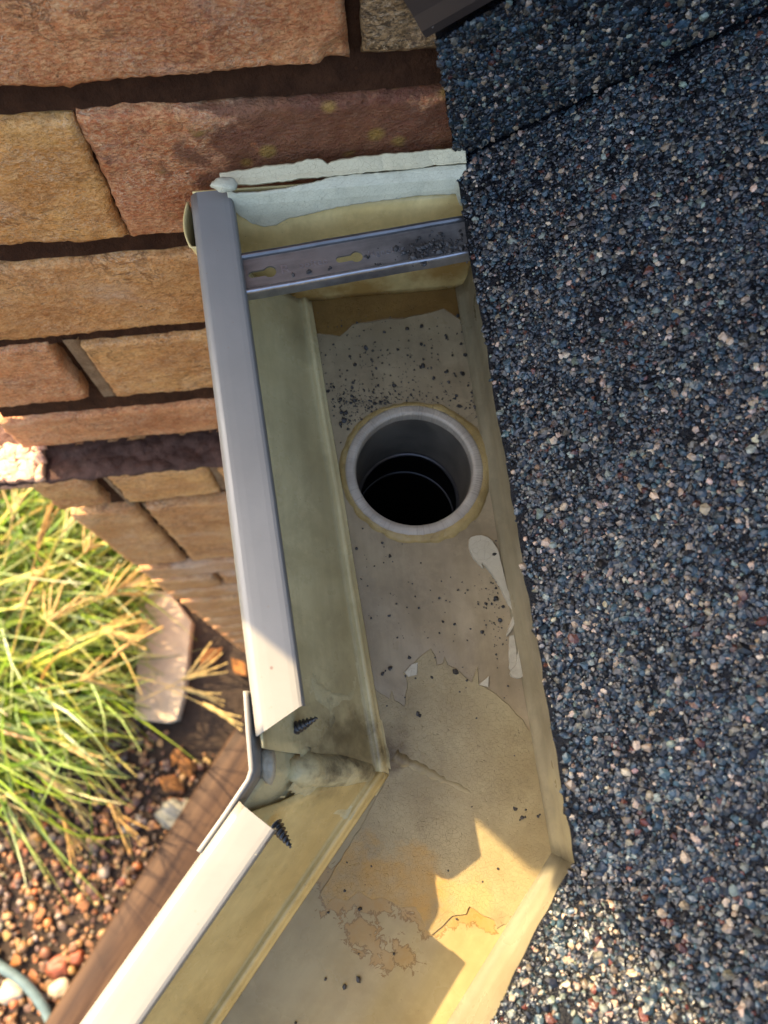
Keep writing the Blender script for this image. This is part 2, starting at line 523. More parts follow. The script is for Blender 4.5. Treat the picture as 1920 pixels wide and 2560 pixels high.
def palette(n, cols, wts, seed, jit=.2):
    r = np.random.default_rng(seed); c = np.array(cols); i = r.choice(len(cols), n, p=np.array(wts) / sum(wts))
    return np.clip(c[i] * (1 + r.normal(0, jit, (n, 1))) * (1 + r.normal(0, .05, (n, 3))), .004, .9)


# gravel: pebbles of 8 to 26 mm
n = 14000
gx = rng.uniform(-1.5, -.15, n); gy = rng.uniform(-.95, .75, n)
sz = np.clip(rng.lognormal(math.log(.0047), .42, n), .002, .013)
kp = ~((gx > -.50) & (gy > .02)); gx, gy, sz = gx[kp], gy[kp], sz[kp]; n = len(gx)
cen = np.stack([gx, gy, sz * .45 + rng.uniform(0, .008, n)], 1)
V, F, C = scatter(cen, sz, .7, palette(n, [(.24, .115, .04), (.15, .06, .024), (.30, .17, .065), (.11, .07, .045), (.065, .03, .018), (.24, .075, .018), (.20, .15, .10)],
                                      [3, 3, 2.2, 2, 2, 1, 1.2], 3), 2, 5, rough=.1)
tag(mesh('gravel', V, F, MAT['pebble'], colors=C), kind='stuff', label='wet brown and orange gravel bed below the gutter')

n = 420
lx = rng.uniform(-1.1, -.42, n); ly = rng.uniform(-.7, .25, n); ls = rng.uniform(.004, .012, n)
V, F, C = scatter(np.stack([lx, ly, .008 + rng.uniform(0, .008, n)], 1), ls, .16, palette(n, [(.22, .09, .025), (.13, .06, .022), (.30, .16, .05), (.07, .035, .018)], [2, 2, 1, 1.5], 9), 1, 15, rough=.4)
tag(mesh('leaf_litter', V, F, MAT['pebble'], colors=C, smooth=False), kind='stuff', label='brown flakes of leaf litter strewn over the gravel')

# ------------------------------------------------------------------ brick wall
wall = empty('brick_wall', (-.1, .30, 0)); tag(wall, 'weathered orange brick wall with deeply raked joints and a ledge', 'brick wall')


def brick(x0, x1, z0, z1, yf, mat, seed, cell=.0030, rag=.0011, relief=.0013, rnd=.0024, back=.06, chip=None, tilt=0.):
    nx = max(3, int((x1 - x0) / cell)); nz = max(3, int((z1 - z0) / cell))
    V = []; idx = {}
    for i in range(nx + 1):
        for j in range(nz + 1):
            u, v = i / nx, j / nz
            x = x0 + (x1 - x0) * u; z = z0 + (z1 - z0) * v
            ex = min(x - x0, x1 - x); ez = min(z - z0, z1 - z); e = min(ex, ez)
            y = yf + relief * (.7 * N((x, 0, z), 30, seed) + .6 * N((x, 0, z), 130, seed) + .5 * N((x, 0, z), 360, seed))
            y += tilt * (u - .5)
            if e < rnd: y += (rnd - e) ** 2 / rnd * (.75 + .5 * N((x, 0, z), 60, seed))
            k = 1.0 if e < 1e-6 else max(0, 1 - e / .006)
            dz = rag * k * (1.0 * N((x, 3, z), 45, seed) + 1.1 * N((x, 5, z), 260, seed) + 1.9 * N((x, 2, z0), 13, seed))
            dx = rag * k * (1.0 * N((x, 7, z), 45, seed) + 1.1 * N((x, 9, z), 260, seed))
            if chip:
                for (cx, cz, cr, cd) in chip:
                    q = math.hypot(x - cx, z - cz) / cr
                    q += .35 * N((x, 1, z), 90, seed)
                    if q < 1: y += cd * min(1, (1 - q) * 2.5)
            idx[i, j] = len(V); V.append((x + dx, y, z + dz))
    F = [(idx[i, j], idx[i + 1, j], idx[i + 1, j + 1], idx[i, j + 1]) for i in range(nx) for j in range(nz)]
    ring = [(i, 0) for i in range(nx)] + [(nx, j) for j in range(nz)] + [(i, nz) for i in range(nx, 0, -1)] + [(0, j) for j in range(nz, 0, -1)]
    b0 = len(V)
    for (i, j) in ring:
        p = V[idx[i, j]]; V.append((p[0], p[1] + .008, p[2]))
    b1 = len(V)
    for (i, j) in ring:
        p = V[idx[i, j]]; V.append((p[0], yf + back, p[2]))
    m = len(ring)
    for a in range(m):
        b = (a + 1) % m
        F.append((idx[ring[b]], idx[ring[a]], b0 + a, b0 + b))
        F.append((b0 + b, b0 + a, b1 + a, b1 + b))
    o = mesh('brick', V, F, mat, wall)
    return o


WY, WY2, XL = .26, .2355, -.249
XR = .95


def zr(px, py, y=WY): return atw(px, py, y)[2]


def xr(px, py, y=WY): return atw(px, py, y)[0]


rows = [  # top, bottom, [(x0, x1, material)], front
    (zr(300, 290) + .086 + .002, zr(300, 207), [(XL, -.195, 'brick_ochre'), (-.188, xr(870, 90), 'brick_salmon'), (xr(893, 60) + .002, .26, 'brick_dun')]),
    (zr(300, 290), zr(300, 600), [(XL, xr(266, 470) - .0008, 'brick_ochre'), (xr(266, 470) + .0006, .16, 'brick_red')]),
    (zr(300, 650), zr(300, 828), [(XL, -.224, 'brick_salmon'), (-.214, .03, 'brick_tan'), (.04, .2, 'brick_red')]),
    (zr(400, 850), zr(400, 984), [(XL, xr(160, 920), 'brick_salmon'), (xr(238, 920), .05, 'brick_tan'), (.06, .2, 'brick_tan')]),
    (zr(300, 1032), zr(300, 1100), [(XL, .0, 'brick_salmon'), (.01, .2, 'brick_salmon')]),
]
seed = 1.
for k, (zt, zb, bs) in enumerate(rows):
    for (x0, x1, mname) in bs:
        seed += 3.7
        chip = None
        if k == 0 and mname == 'brick_salmon': chip = [(xr(860, 150), zr(860, 150), .010, .004)]
        if k == 1 and mname == 'brick_ochre': chip = None
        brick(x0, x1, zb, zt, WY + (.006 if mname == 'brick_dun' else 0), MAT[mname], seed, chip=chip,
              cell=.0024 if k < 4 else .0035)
# courses above the frame
z = rows[0][0] + .014; k = 0
while z < CAM_H + .35:
    x = XL - (.1 if k % 2 else 0)
    while x < .5:
        seed += 1.3
        brick(max(x, XL), min(x + .205, .6), z, z + .072, WY, MAT[random.choice(['brick_salmon', 'brick_ochre', 'brick_tan'])], seed, cell=.02)
        x += .217
    z += .086; k += 1
# courses of the thicker lower wall
W2L = -.252
low = [
    (zr(300, 1186, WY2) - .004, zr(300, 1260, WY2), [(W2L, xr(225, 1215, WY2), 'brick_brown'), (xr(287, 1215, WY2), xr(523, 1190, WY2), 'brick_tan'), (xr(553, 1190, WY2), .06, 'brick_tan')]),
    (zr(340, 1278, WY2), zr(430, 1410, WY2), [(W2L, xr(380, 1320, WY2), 'brick_brown'), (xr(406, 1320, WY2), .03, 'brick_brown')]),
    (zr(500, 1412, WY2), zr(500, 1438, WY2), [(W2L, -.1, 'brick_brown'), (-.09, .06, 'brick_brown')]),
    (zr(480, 1446, WY2), zr(480, 1474, WY2), [(W2L, xr(545, 1455, WY2), 'brick_brown'), (xr(560, 1455, WY2), .05, 'brick_brown')]),
    (zr(520, 1473, WY2), zr(520, 1494, WY2), [(W2L, -.08, 'brick_brown'), (-.07, .05, 'brick_brown')]),
    (zr(520, 1501, WY2), zr(520, 1525, WY2), [(W2L, -.12, 'brick_brown'), (-.11, .05, 'brick_brown')]),
]
z = low[-1][1] - .014
while z > .06:
    low.append((z, z - .074, [(W2L, -.13 + .08 * (len(low) % 2), 'brick_brown'), (-.12 + .08 * (len(low) % 2), .05, 'brick_brown')])); z -= .088
for k, (zt, zb, bs) in enumerate(low):
    for (x0, x1, mname) in bs:
        seed += 2.9
        brick(x0, x1, zb, zt, WY2 + random.uniform(-.001, .001), MAT[mname], seed, cell=.0042 if k < 3 else .008, rag=.0022, relief=.002)


def slab_grid(name, x0, x1, z0, z1, y, mat, amp, cell, seed, back=.2):
    nx = int((x1 - x0) / cell) + 1; nz = int((z1 - z0) / cell) + 1
    V = [(x0 + (x1 - x0) * i / nx, y + amp * (N((i * cell, 0, j * cell), 60, seed) + .5 * N((i * cell, 0, j * cell), 200, seed)), z0 + (z1 - z0) * j / nz)
         for i in range(nx + 1) for j in range(nz + 1)]
    F = grid_faces(nx + 1, nz + 1)
    return mesh(name, V, F, mat, wall)


ZL = rows[-1][1] - .002
# bed-joint mortar, raked back behind the faces
slab_grid('mortar', XL + .012, .5, ZL, CAM_H - .12, WY + .013, MAT['mortar'], .003, .006, 3.)
slab_grid('mortar', W2L + .012, .06, 0.0, low[0][0] - .004, WY2 + .012, MAT['mortar'], .003, .008, 8.)
# struck bed joints sloping from under each brick to the front of the course below
def bed(x0, x1, zt, zb, yf, seed, fr_=.0045):
    nx = int((x1 - x0) / .0035); V = []
    for i in range(nx + 1):
        x = x0 + (x1 - x0) * i / nx
        for j in range(7):
            q = j / 6; y = yf + .015 - (.015 - fr_) * q ** .8; z_ = zt + .003 - (zt + .003 - zb) * q
            V.append((x, y + .0012 * N((x, 0, z_), 120, seed), z_ + .0012 * N((x, 4, z_), 90, seed) * (q > .2) + .0015 * N((x, 2, 0), 30, seed) * (j == 6)))
    mesh('bed_mortar', V, grid_faces(nx + 1, 7), MAT['mortar'], wall)


for a_, b_ in zip(rows[:-1], rows[1:]): bed(XL + .006, .2, a_[1], b_[0] + .0006, WY, a_[1] * 50)
for a_, b_ in zip(low[:5], low[1:6]): bed(W2L + .006, .05, a_[1], b_[0] + .0006, WY2, a_[1] * 50, .0105)
# core of the wall
def box(name, a, b, mat, parent=None):
    (x0, y0, z0), (x1, y1, z1) = a, b
    V = [(x0, y0, z0), (x1, y0, z0), (x1, y1, z0), (x0, y1, z0), (x0, y0, z1), (x1, y0, z1), (x1, y1, z1), (x0, y1, z1)]
    F = [(0, 3, 2, 1), (4, 5, 6, 7), (0, 1, 5, 4), (1, 2, 6, 5), (2, 3, 7, 6), (3, 0, 4, 7)]
    return mesh(name, V, F, mat, parent, smooth=False)


box('wall_core', (XL + .004, WY + .03, ZL - .01), (XR, WY + .30, CAM_H + 1.5), MAT['brick_brown'], wall)
box('wall_core', (W2L + .004, WY2 + .03, 0), (.30, WY + .29, ZL - .012), MAT['brick_brown'], wall)
# the ledge between the two thicknesses, with old mortar lumps on it
nx, ny = 150, 26; V = []
zl = low[0][0] - .002
for i in range(nx + 1):
    for j in range(ny + 1):
        x = -.290 + (.06 + .290) * i / nx; y = WY2 + .001 + (WY + .03 - WY2) * j / ny
        h = .0022 * N((x, y, 0), 70, 5) + .0022 * N((x, y, 0), 190, 6) - .001
        V.append((x, y, zl + .0035 + h - (.001 if j == 0 else 0)))
solid(mesh('ledge_mortar', V, grid_faces(nx + 1, ny + 1), MAT['mortar_wet'], wall), .004, -1.)
brick(-.292, -.2385, zl - .012, zl - .001, WY2 + .002, MAT['ledge_wet_sunlit'], 77.)  # added piece standing in for the ledge's sunlit left end
Vq = [(-.292 + (.292 - .2365) * i / 30 + .0006 * N((i * .4, 0, j * .3), 1, 3), WY2 + .002 + .034 * j / 20, zl + .0012 + .0022 * N((i * .25, j * .25, 0), 1, 3) + .001 * N((i, j, 0), .9, 5)) for i in range(31) for j in range(21)]
solid(mesh('brick', Vq, grid_faces(31, 21), MAT['ledge_wet_sunlit'], wall), .010, -1.)  # its top: sunlight on the ledge put in as salmon colour
# perpend (upright) joints that are filled nearly flush
def perpend(x, w, z0, z1, y, mat, seed):
    V = []; nx, nz = 5, 22
    for i in range(nx + 1):
        for j in range(nz + 1):
            X = x + w * (i / nx - .5); Zz = z0 + (z1 - z0) * j / nz
            V.append((X, y + .0012 * N((X, 0, Zz), 150, seed) + (.004 if i in (0, nx) else 0), Zz))
    mesh('joint_mortar', V, grid_faces(nx + 1, nz + 1), mat, wall)


perpend(xr(215, 920), .014, rows[3][1] - .004, rows[3][0] + .003, WY + .004, MAT['mortar_pale'], 2)
perpend(xr(266, 470), .004, rows[1][1], rows[1][0], WY + .005, MAT['mortar'], 4)
perpend(xr(881, 60) + .002, .010, rows[0][1], rows[0][0], WY + .010, MAT['mortar'], 6)
perpend(xr(272, 1215, WY2), .006, low[0][1] - .02, low[0][0], WY2 + .004, MAT['mortar_pale'], 5)
perpend(xr(400, 1320, WY2), .005, low[1][1], low[1][0], WY2 + .007, MAT['mortar_pale'], 9)
perpend(xr(541, 1190, WY2), .012, low[0][1], low[0][0], WY2 + .004, MAT['mortar_pale'], 9)

# ------------------------------------------------------------------ gutter
gut = empty('gutter', (.02, .1, Zd(FLOOR_D)))
tag(gut, 'beige metal box gutter with a mitred corner, open from above, dirty inside', 'gutter')
# plan stations (front outer edge F, floor crease C, back crease B) at the stop end, the mitre and the far end
ST = dict(A=((-.0508, .2375), (-.0062, .2375), (.0823, .2375)),
          M=((-.0367, -.0052), (.0080, -.0132), (.0834, -.0587)))
uF, uC, uB = [np.array([math.cos(math.radians(a)), math.sin(math.radians(a))]) for a in (-131.6, -132.2, -133.2)]
LB = .42
ST['B'] = tuple(tuple(np.array(m) + LB * u) for m, u in zip(ST['M'], (uF, uC, uB)))
# cross section: t in [0,1] front edge to crease, t in [1,2] crease to back crease, z relative to the rim
RIMZ = Zd(RIM_D)
prof = [(0.0, -.006), (0.0, -.016), (.07, -.024), (.17, -.033), (.30, -.043), (.44, -.052), (.58, -.0600), (.72, -.0672), (.84, -.0735),
        (.90, -.0763), (.935, -.0768), (.965, -.0764), (.985, -.0757), (1.0, -.0763), (1.014, -.0786), (1.03, -.0800), (1.25, -.0802), (1.5, -.0804),
        (1.75, -.0802), (1.955, -.0800), (1.975, -.0788), (1.99, -.0772), (2.005, -.076), (2.02, -.068), (2.03, -.04), (2.04, -.012), (2.045, -.002)]
# resample
pp = np.array(prof); ts = np.concatenate([[0], np.cumsum(np.hypot(np.diff(pp[:, 0]) * .06, np.diff(pp[:, 1])))])


def plan(station, t):
    F, C, B = [np.array(q) for q in ST[station]]
    return F + (C - F) * t if t <= 1 else C + (B - C) * (t - 1)


def surf(run, s, t, z):
    a, b = (('A', 'M') if run == 1 else ('M', 'B'))
    p = plan(a, t) * (1 - s) + plan(b, t) * s
    return np.array([p[0], p[1], RIMZ + z])


def prof_z(t): return float(np.interp(t, pp[:, 0], pp[:, 1]))


OUT_C, OUT_R = np.array([.0413, .1320]), .0355
# fine profile list split in front wall, floor, back wall
front = []
for k in range(15):
    n_ = 3
    a, b = prof[k], prof[k + 1]
    for q in range(n_): front.append((a[0] + (b[0] - a[0]) * q / n_, a[1] + (b[1] - a[1]) * q / n_))
front.append(prof[15])
back = prof[19:]


def loft(name, run, pr, s0, s1, ns, mats, ends=None, amp=.0004, fm=None):
    V = []; gr_ = []
    for k, (t, zz) in enumerate(pr):
        a, b = ends(k, t, zz) if ends else (s0, s1)
        for i in range(ns + 1):
            p = surf(run, a + (b - a) * i / ns, t, zz)
            p += amp * np.array([N(p, 18, 1), N(p, 18, 5), N(p, 22, 9)])
            V.append(p)
            if t <= 1: gr_.append(max(0, min(1, (t - .28 + .22 * N(p, 16, 4)) / .5)) * max(0, min(1, (.97 - t) / .05)) * (.75 + .5 * N(p, 45, 2)) * (1. if run == 1 else .45))
            else: gr_.append(0)
    o = mesh(name, V, grid_faces(len(pr), ns + 1), mats, gut)
    if gr_: o.data.attributes.new('grime', 'FLOAT', 'POINT').data.foreach_set('value', np.array(gr_, np.float32))
    return solid(o, .0009, 1.)


L1 = .2427


def s1_of(px, py, d):       # station fraction along run 1 of a photographed point
    y = at(px, py, d)[1]; return (.2375 - y) / L1


def ends1(k, t, zz):
    # the front sheet of run one is cut off short of the mitre, above the lower third
    cut = float(np.interp(zz, [-.080, -.066, -.056, -.04, -.016, 0], [1.0, 1.0, .995, .975, .968, .965]))
    return 0., cut


def ends2(k, t, zz):
    cut = float(np.interp(zz, [-.080, -.066, -.056, -.04, -.016, 0], [0., 0., .012, .035, .050, .055]))
    return cut, 1.


loft('front_wall', 1, front, 0, 1, 46, MAT['liner'], ends1)
loft('front_wall', 2, front, 0, 1, 60, MAT['liner_gold'], ends2)
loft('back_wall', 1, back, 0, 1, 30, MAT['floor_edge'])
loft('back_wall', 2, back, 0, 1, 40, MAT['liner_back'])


def lip(run, inner_end, outer_end, far):
    """rolled top edge of the front: outer turn-down, flat top, small inner return"""
    pr = [(-.014, -.020), (-.014, -.009), (-.010, -.0045), (.005, -.0018), (.03, -.0006), (.06, -.0001), (.09, 0.), (.16, .0001), (.24, .0001), (.32, .0001), (.365, 0.), (.380, -.0002), (.390, -.0010), (.393, -.0025), (.393, -.006)]
    V = []; ns = 60
    for (t, zz) in pr:
        f = min(1, max(0, t / .39))
        e = outer_end + (inner_end - outer_end) * f
        for i in range(ns + 1):
            s = (e * i / ns) if run == 1 else e + (far - e) * i / ns
            if run == 1 and i == 0: s = -.036
            p = surf(run, s, t, zz); p += .00022 * np.array([N(p, 9, 3), N(p, 9, 4), N(p, 9, 8)])
            V.append(p)
    o = mesh('lip', V, grid_faces(len(pr), ns + 1), MAT['paint'], gut)
    for k_, p_ in enumerate(o.data.polygons):
        if 5 <= k_ // ns <= 10: p_.use_smooth = False
    return solid(o, .0009, 1.)


def s2_of(px, py, d):
    p = at(px, py, d)[:2]; m = np.array(ST['M'][0]); return float((p - m) @ uF / LB)


lip(1, s1_of(748, 1745, RIM_D), s1_of(637, 1841, RIM_D), 1)
lip(2, s2_of(649, 2136, RIM_D) - .0, s2_of(618, 2020, RIM_D), 1)
# bare worn edge along the inner side of each lip
for run, a, b in ((1, .02, s1_of(748, 1745, RIM_D) - .01), (2, s2_of(649, 2136, RIM_D) + .01, 1.)):
    P = [surf(run, a + (b - a) * i / 60, .389 + .004 * N((i * .3, 0, 0), 1, 2), -.0006) for i in range(61)]
    V, F = tube(P, [.00030 + .0007 * max(0, N((i * .5, 1, 0), 1, 4)) for i in range(61)], 6)
    mesh('worn_edge', V, F, MAT['zinc_bright'], gut)

# floor sheets: fine grid with the outlet hole left open
def floor_sheet(run, ns, nt_, mat):
    V = np.array([surf(run, i / ns, 1.03 + (1.955 - 1.03) * j / nt_, prof_z(1.03 + .925 * j / nt_) + .0005 * N((i / ns * 3, j / nt_ * 2, run), 3, 3))
                  for i in range(ns + 1) for j in range(nt_ + 1)])
    F = grid_faces(ns + 1, nt_ + 1)
    if run == 1:
        inside = np.hypot(V[:, 0] - OUT_C[0], V[:, 1] - OUT_C[1]) < .0318
        F = F[~inside[F].any(1)]
    return mesh('floor_sheet', V, F, mat, gut)


floor_sheet(1, 130, 52, MAT['floor_bare'])
floor_sheet(2, 330, 64, MAT['floor_run'])
FZ = RIMZ - .0802


# stop end: upright plate with a rolled head
def stop_end():
    pr = [(.2368, -.080), (.2366, -.075), (.2372, -.045), (.2378, -.02), (.2386, -.013), (.2402, -.0085), (.2425, -.0065), (.2450, -.0070), (.2468, -.0065), (.2485, -.003), (.2510, -.0005), (.2560, .0005)]
    V = []
    nx = 40
    for (y, zz) in pr:
        for i in range(nx + 1):
            t = 2.05 * i / nx
            x = plan('A', min(2.04, t))[0]
            y = min(y, .2462) if t < .7 else y
            zf = max(zz, prof_z(min(t, 2.)) if zz < -.02 else zz)
            V.append((x, y + .0004 * N((x, 0, zz), 40, 2), RIMZ + zf))
    o = mesh('stop_end', V, grid_faces(len(pr), nx + 1), MAT['liner_gold'], gut)
    solid(o, .0009, -1.)


stop_end()
# the tab of the stop end that laps round the outside of the front
V = []
for i in range(11):
    for j in range(13):
        v = j / 12; y = .2455 - .0245 * v
        out = .0052 * math.sin(math.pi * min(1, .15 + v * .62)) + .0005
        w_ = math.sqrt(max(0, 1 - (max(0, v - .72) / .28) ** 2))
        x0 = ST['A'][0][0] + (.2375 - y) / L1 * .0141
        V.append((x0 - out * (1 - i / 10 * .9), y if w_ > 0 else y, RIMZ - .004 - .024 * (i / 10) * w_))
o = mesh('end_tab', V, grid_faces(11, 13), MAT['liner_gold'], gut); solid(o, .0008, 0)

# outlet spigot: flange ring with fine radial ribs and the tube below
def lathe(name, prf, seg, mat, parent, c=OUT_C, rib=None, closed=False):
    V = []
    for k, (r, z) in enumerate(prf):
        for s in range(seg):
            a = 2 * math.pi * s / seg
            dz = rib(k, a) if rib else 0
            V.append((c[0] + r * math.cos(a), c[1] + r * math.sin(a), z + dz))
    F = [(k * seg + s, k * seg + (s + 1) % seg, (k + 1) * seg + (s + 1) % seg, (k + 1) * seg + s) for k in range(len(prf) - 1) for s in range(seg)]
    return mesh(name, V, F, mat, parent)


outlet = mesh('outlet_spigot', *(lambda: (lambda V, F: (V, F))([(0, 0, 0)] * 3, [(0, 1, 2)]))(), MAT['zinc_dark'], gut)
bpy.data.objects.remove(outlet)


def ring_mat():
    g = NG('outlet_ring')
    v = g.n('VectorMath', operation='SUBTRACT'); g.link(g.co, v.inputs[0]); v.inputs[1].default_value = (OUT_C[0], OUT_C[1], 0)
    sx = g.n('SeparateXYZ'); g.link(v.outputs[0], sx.inputs[0])
    an = g.math('ARCTAN2', sx.outputs[1], sx.outputs[0])
    cv = g.n('CombineXYZ'); g.link(an, cv.inputs[0])
    wob = g.noise(9, 4, .6, vec=cv.outputs[0])
    cr = g.n('TexNoise'); cr.inputs['Scale'].default_value = 42; cr.inputs['Detail'].default_value = 3; g.link(cv.outputs[0], cr.inputs['Vector'])
    c = g.mix(g.fr(g.noise(60, 4), .35, .65), (.44, .38, .29), (.33, .28, .21))
    c = g.mix(g.math('MULTIPLY', g.fr(cr.outputs[0], .5, .66), .35), c, (.16, .14, .12))
    return g.out(c, .38, .1, g.bump(cr.outputs[0], .6, .0008), .2)


MAT['ring'] = ring_mat()
f = FZ
lathe('outlet_ring', [(.0362, f + .0002), (.0360, f + .0016), (.0354, f + .0022), (.0345, f + .0026), (.0322, f + .0027), (.0306, f + .0025), (.0303, f + .0012), (.0299, f - .004)], 160, MAT['ring'], gut)
g = NG('spigot_bore')
c = g.mix(g.fr(g.noise(40, 5, .6), .4, .65), (.17, .145, .11), (.10, .085, .065))
MAT['bore'] = g.out(c, .35, .0, g.bump(g.noise(160, 3), .1, .0005))
lathe('outlet_tube', [(.0299, f - .003), (.0297, f - .02), (.0296, f - .050), (.0290, f - .0515)], 96, MAT['bore'], gut)
lathe('tube_end', [(.0296, f - .0500), (.0290, f - .0512), (.0283, f - .0512), (.0281, f - .0526)], 96, MAT['zinc_dark'], gut)
# the downpipe below (a thing of its own, pushed over the spigot)
dp = empty('downpipe', (OUT_C[0], OUT_C[1], 0)); tag(dp, 'black downpipe seen through the round gutter outlet', 'downpipe')
prf = [(.0284, f - .0518), (.0316, f - .056), (.0318, f - .095), (.0308, f - .099), (.0300, f - .103), (.0300, f - .135), (.0285, f - .140), (.0285, f - .30), (.0285, .05)]
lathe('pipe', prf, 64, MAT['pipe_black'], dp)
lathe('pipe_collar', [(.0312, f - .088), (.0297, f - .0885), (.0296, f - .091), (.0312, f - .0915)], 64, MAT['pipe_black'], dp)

# sealant bead round the ring
V = []; seg = 180; pn = 8
for s in range(seg):
    a = 2 * math.pi * s / seg
    wdt = .0035 + .0016 * N((math.cos(a) * 2, math.sin(a) * 2, 0), 1, 3) + .0012 * N((math.cos(a) * 9, math.sin(a) * 9, 0), 1, 5)
    wdt += .0042 * max(0, math.cos(a - math.radians(12))) ** 10 + .0015 * max(0, math.cos(a - math.radians(-50))) ** 4
    wdt += .0018 * max(0, math.cos(a - math.radians(62))) ** 40
    for k in range(pn):
        q = k / (pn - 1)
        r = .0355 + wdt * q; h = .0022 * (1 - q ** 2.2) + .0006 * (N((math.cos(a) * 14, math.sin(a) * 14, q * 3), 1, 8)) * (1 - q)
        V.append((OUT_C[0] + r * math.cos(a), OUT_C[1] + r * math.sin(a), FZ + h - (.0006 if k == pn - 1 else 0)))
F = [(s * pn + k, ((s + 1) % seg) * pn + k, ((s + 1) % seg) * pn + k + 1, s * pn + k + 1) for s in range(seg) for k in range(pn - 1)]
mesh('ring_sealant', V, [tuple(reversed(q)) for q in F], MAT['bead_seal'], gut)


def seg_dist(P, poly):
    d = np.full(len(P), 1e9); n_ = len(poly)
    for k in range(n_):
        a = np.array(poly[k]); b = np.array(poly[(k + 1) % n_]); ab = b - a
        t = np.clip(((P - a) @ ab) / (ab @ ab + 1e-12), 0, 1)
        d = np.minimum(d, np.linalg.norm(P - a - t[:, None] * ab, axis=1))
    return np.where(in_poly(P, poly), d, -d)


# dried silt stains on the floor of the second run: signed distance to each puddle's outline
PUD = [[(862, 2318), (905, 2298), (938, 2312), (930, 2345), (952, 2352), (948, 2385), (915, 2372), (880, 2352)], [(970, 2360), (990, 2352), (1055, 2385), (1048, 2424), (1008, 2428), (985, 2400)],
       [(940, 2398), (965, 2378), (985, 2398), (968, 2416)], [(985, 2262), (1012, 2256), (1024, 2288), (1000, 2282)], [(883, 2253), (915, 2260), (924, 2292), (898, 2290)], [(933, 2253), (978, 2256), (988, 2284), (948, 2288)],
       [(800, 2180), (850, 2150), (960, 2190), (1060, 2220), (1120, 2260), (1190, 2262), (1250, 2305), (1230, 2335), (1160, 2300), (1100, 2330), (1060, 2345), (1030, 2285), (950, 2262), (880, 2270), (810, 2285)]]
PUDW = [[at(x, y, FLOOR_D)[:2] for x, y in p] for p in PUD]


def stain_attr(o):
    me = o.data; P = np.array([v.co[:2] for v in me.vertices])
    d = np.max([seg_dist(P, p) for p in PUDW], 0)
    me.attributes.new('stain', 'FLOAT', 'POINT').data.foreach_set('value', np.clip(d, -.02, .02).astype(np.float32))


floor2 = [o for o in gut.children if o.name.startswith('floor_sheet')][-1]
stain_attr(floor2)

# flat films and stains lying on the floor, cut to their own outlines
def film(name, poly, mat, h, amp=3., step=9., seed=1., d=FLOOR_D, smooth=0, parent=None, zbase=None):
    poly = chaikin(poly, smooth) if smooth else poly
    pl = ragged(poly, step, amp, seed)
    zb = FZ if zbase is None else zbase
    pts = [at(q[0], q[1], CAM_H - zb) for q in pl]
    cx = np.mean(pts, 0)
    bm = bmesh.new()
    n_ = len(pts)
    bot = [bm.verts.new((p[0], p[1], zb - .0004)) for p in pts]
    topo = [bm.verts.new((p[0], p[1], zb + h * .55)) for p in pts]
    # inner ring, pulled in along the outline's normal
    inn = []
    area = sum(pts[k][0] * pts[(k + 1) % n_][1] - pts[(k + 1) % n_][0] * pts[k][1] for k in range(n_))
    sg = 1 if area > 0 else -1
    for k in range(n_):
        t = pts[(k + 1) % n_] - pts[k - 1]; L = math.hypot(t[0], t[1]) + 1e-9
        nx_, ny_ = -t[1] / L * sg, t[0] / L * sg
        inn.append(bm.verts.new((pts[k][0] + nx_ * .00025, pts[k][1] + ny_ * .00025, zb + h)))
    for k in range(n_):
        j = (k + 1) % n_
        bm.faces.new((bot[k], bot[j], topo[j], topo[k])); bm.faces.new((topo[k], topo[j], inn[j], inn[k]))
    for tri in tessellate_polygon([[Vector((v.co.x, v.co.y, 0)) for v in inn]]):
        try: bm.faces.new([inn[k] for k in tri])
        except ValueError: pass
    bmesh.ops.recalc_face_normals(bm, faces=bm.faces)
    me = bpy.data.meshes.new(name); bm.to_mesh(me); bm.free()
    a = me.attributes.new('edge', 'FLOAT', 'POINT')
    a.data.foreach_set('value', np.array([1.] * n_ + [1.] * n_ + [0.] * n_, np.float32))
    me.materials.append(mat)
    o = bpy.data.objects.new(name, me); col.objects.link(o); adopt(o, parent or gut)
    return o


big = [(925, 1705), (943, 1728), (973, 1747), (979, 1724), (988, 1750), (1011, 1765), (1018, 1709), (1007, 1681), (1029, 1661), (1078, 1620), (1089, 1638), (1093, 1664), (1106, 1660), (1111, 1644),
       (1119, 1661), (1138, 1670), (1179, 1707), (1194, 1664), (1196, 1713), (1216, 1720), (1250, 1743), (1306, 1799), (1343, 1859), (1385, 1920), (1400, 2060), (1380, 2150), (1300, 2285), (1270, 2330),
       (1262, 2310), (1242, 2322), (1235, 2300), (1210, 2290), (1172, 2266), (1165, 2285), (1130, 2290), (1101, 2318), (1080, 2335), (1062, 2321), (1050, 2285), (1038, 2266), (1000, 2268), (975, 2252), (952, 2243), (930, 2250),
       (897, 2227), (870, 2250), (840, 2242), (815, 2262), (800, 2235), (850, 2150), (900, 2070), (960, 1960), (975, 1890), (945, 1790)]
film('sealant_film', big, MAT['film'], .0007, 3.5, 9, 2.)
film('sealant_smear', [(1029, 1661), (1045, 1655), (1042, 1688), (1020, 1692), (1010, 1680)], MAT['blob_seal'], .0011, 1.5, 6, 4.)
film('sealant_smear', [(1196, 1713), (1220, 1718), (1222, 1690), (1210, 1700)], MAT['blob_seal'], .001, 1.5, 6, 5.)
# amber stains
film('amber_stain', [(778, 745), (1000, 728), (1150, 716), (1165, 760), (1178, 860), (1160, 820), (1150, 800), (1110, 775), (1040, 790), (960, 800), (880, 815), (850, 840), (800, 835), (788, 838), (780, 800)], MAT['amber_dark'], .0004, 5, 14, 7.)
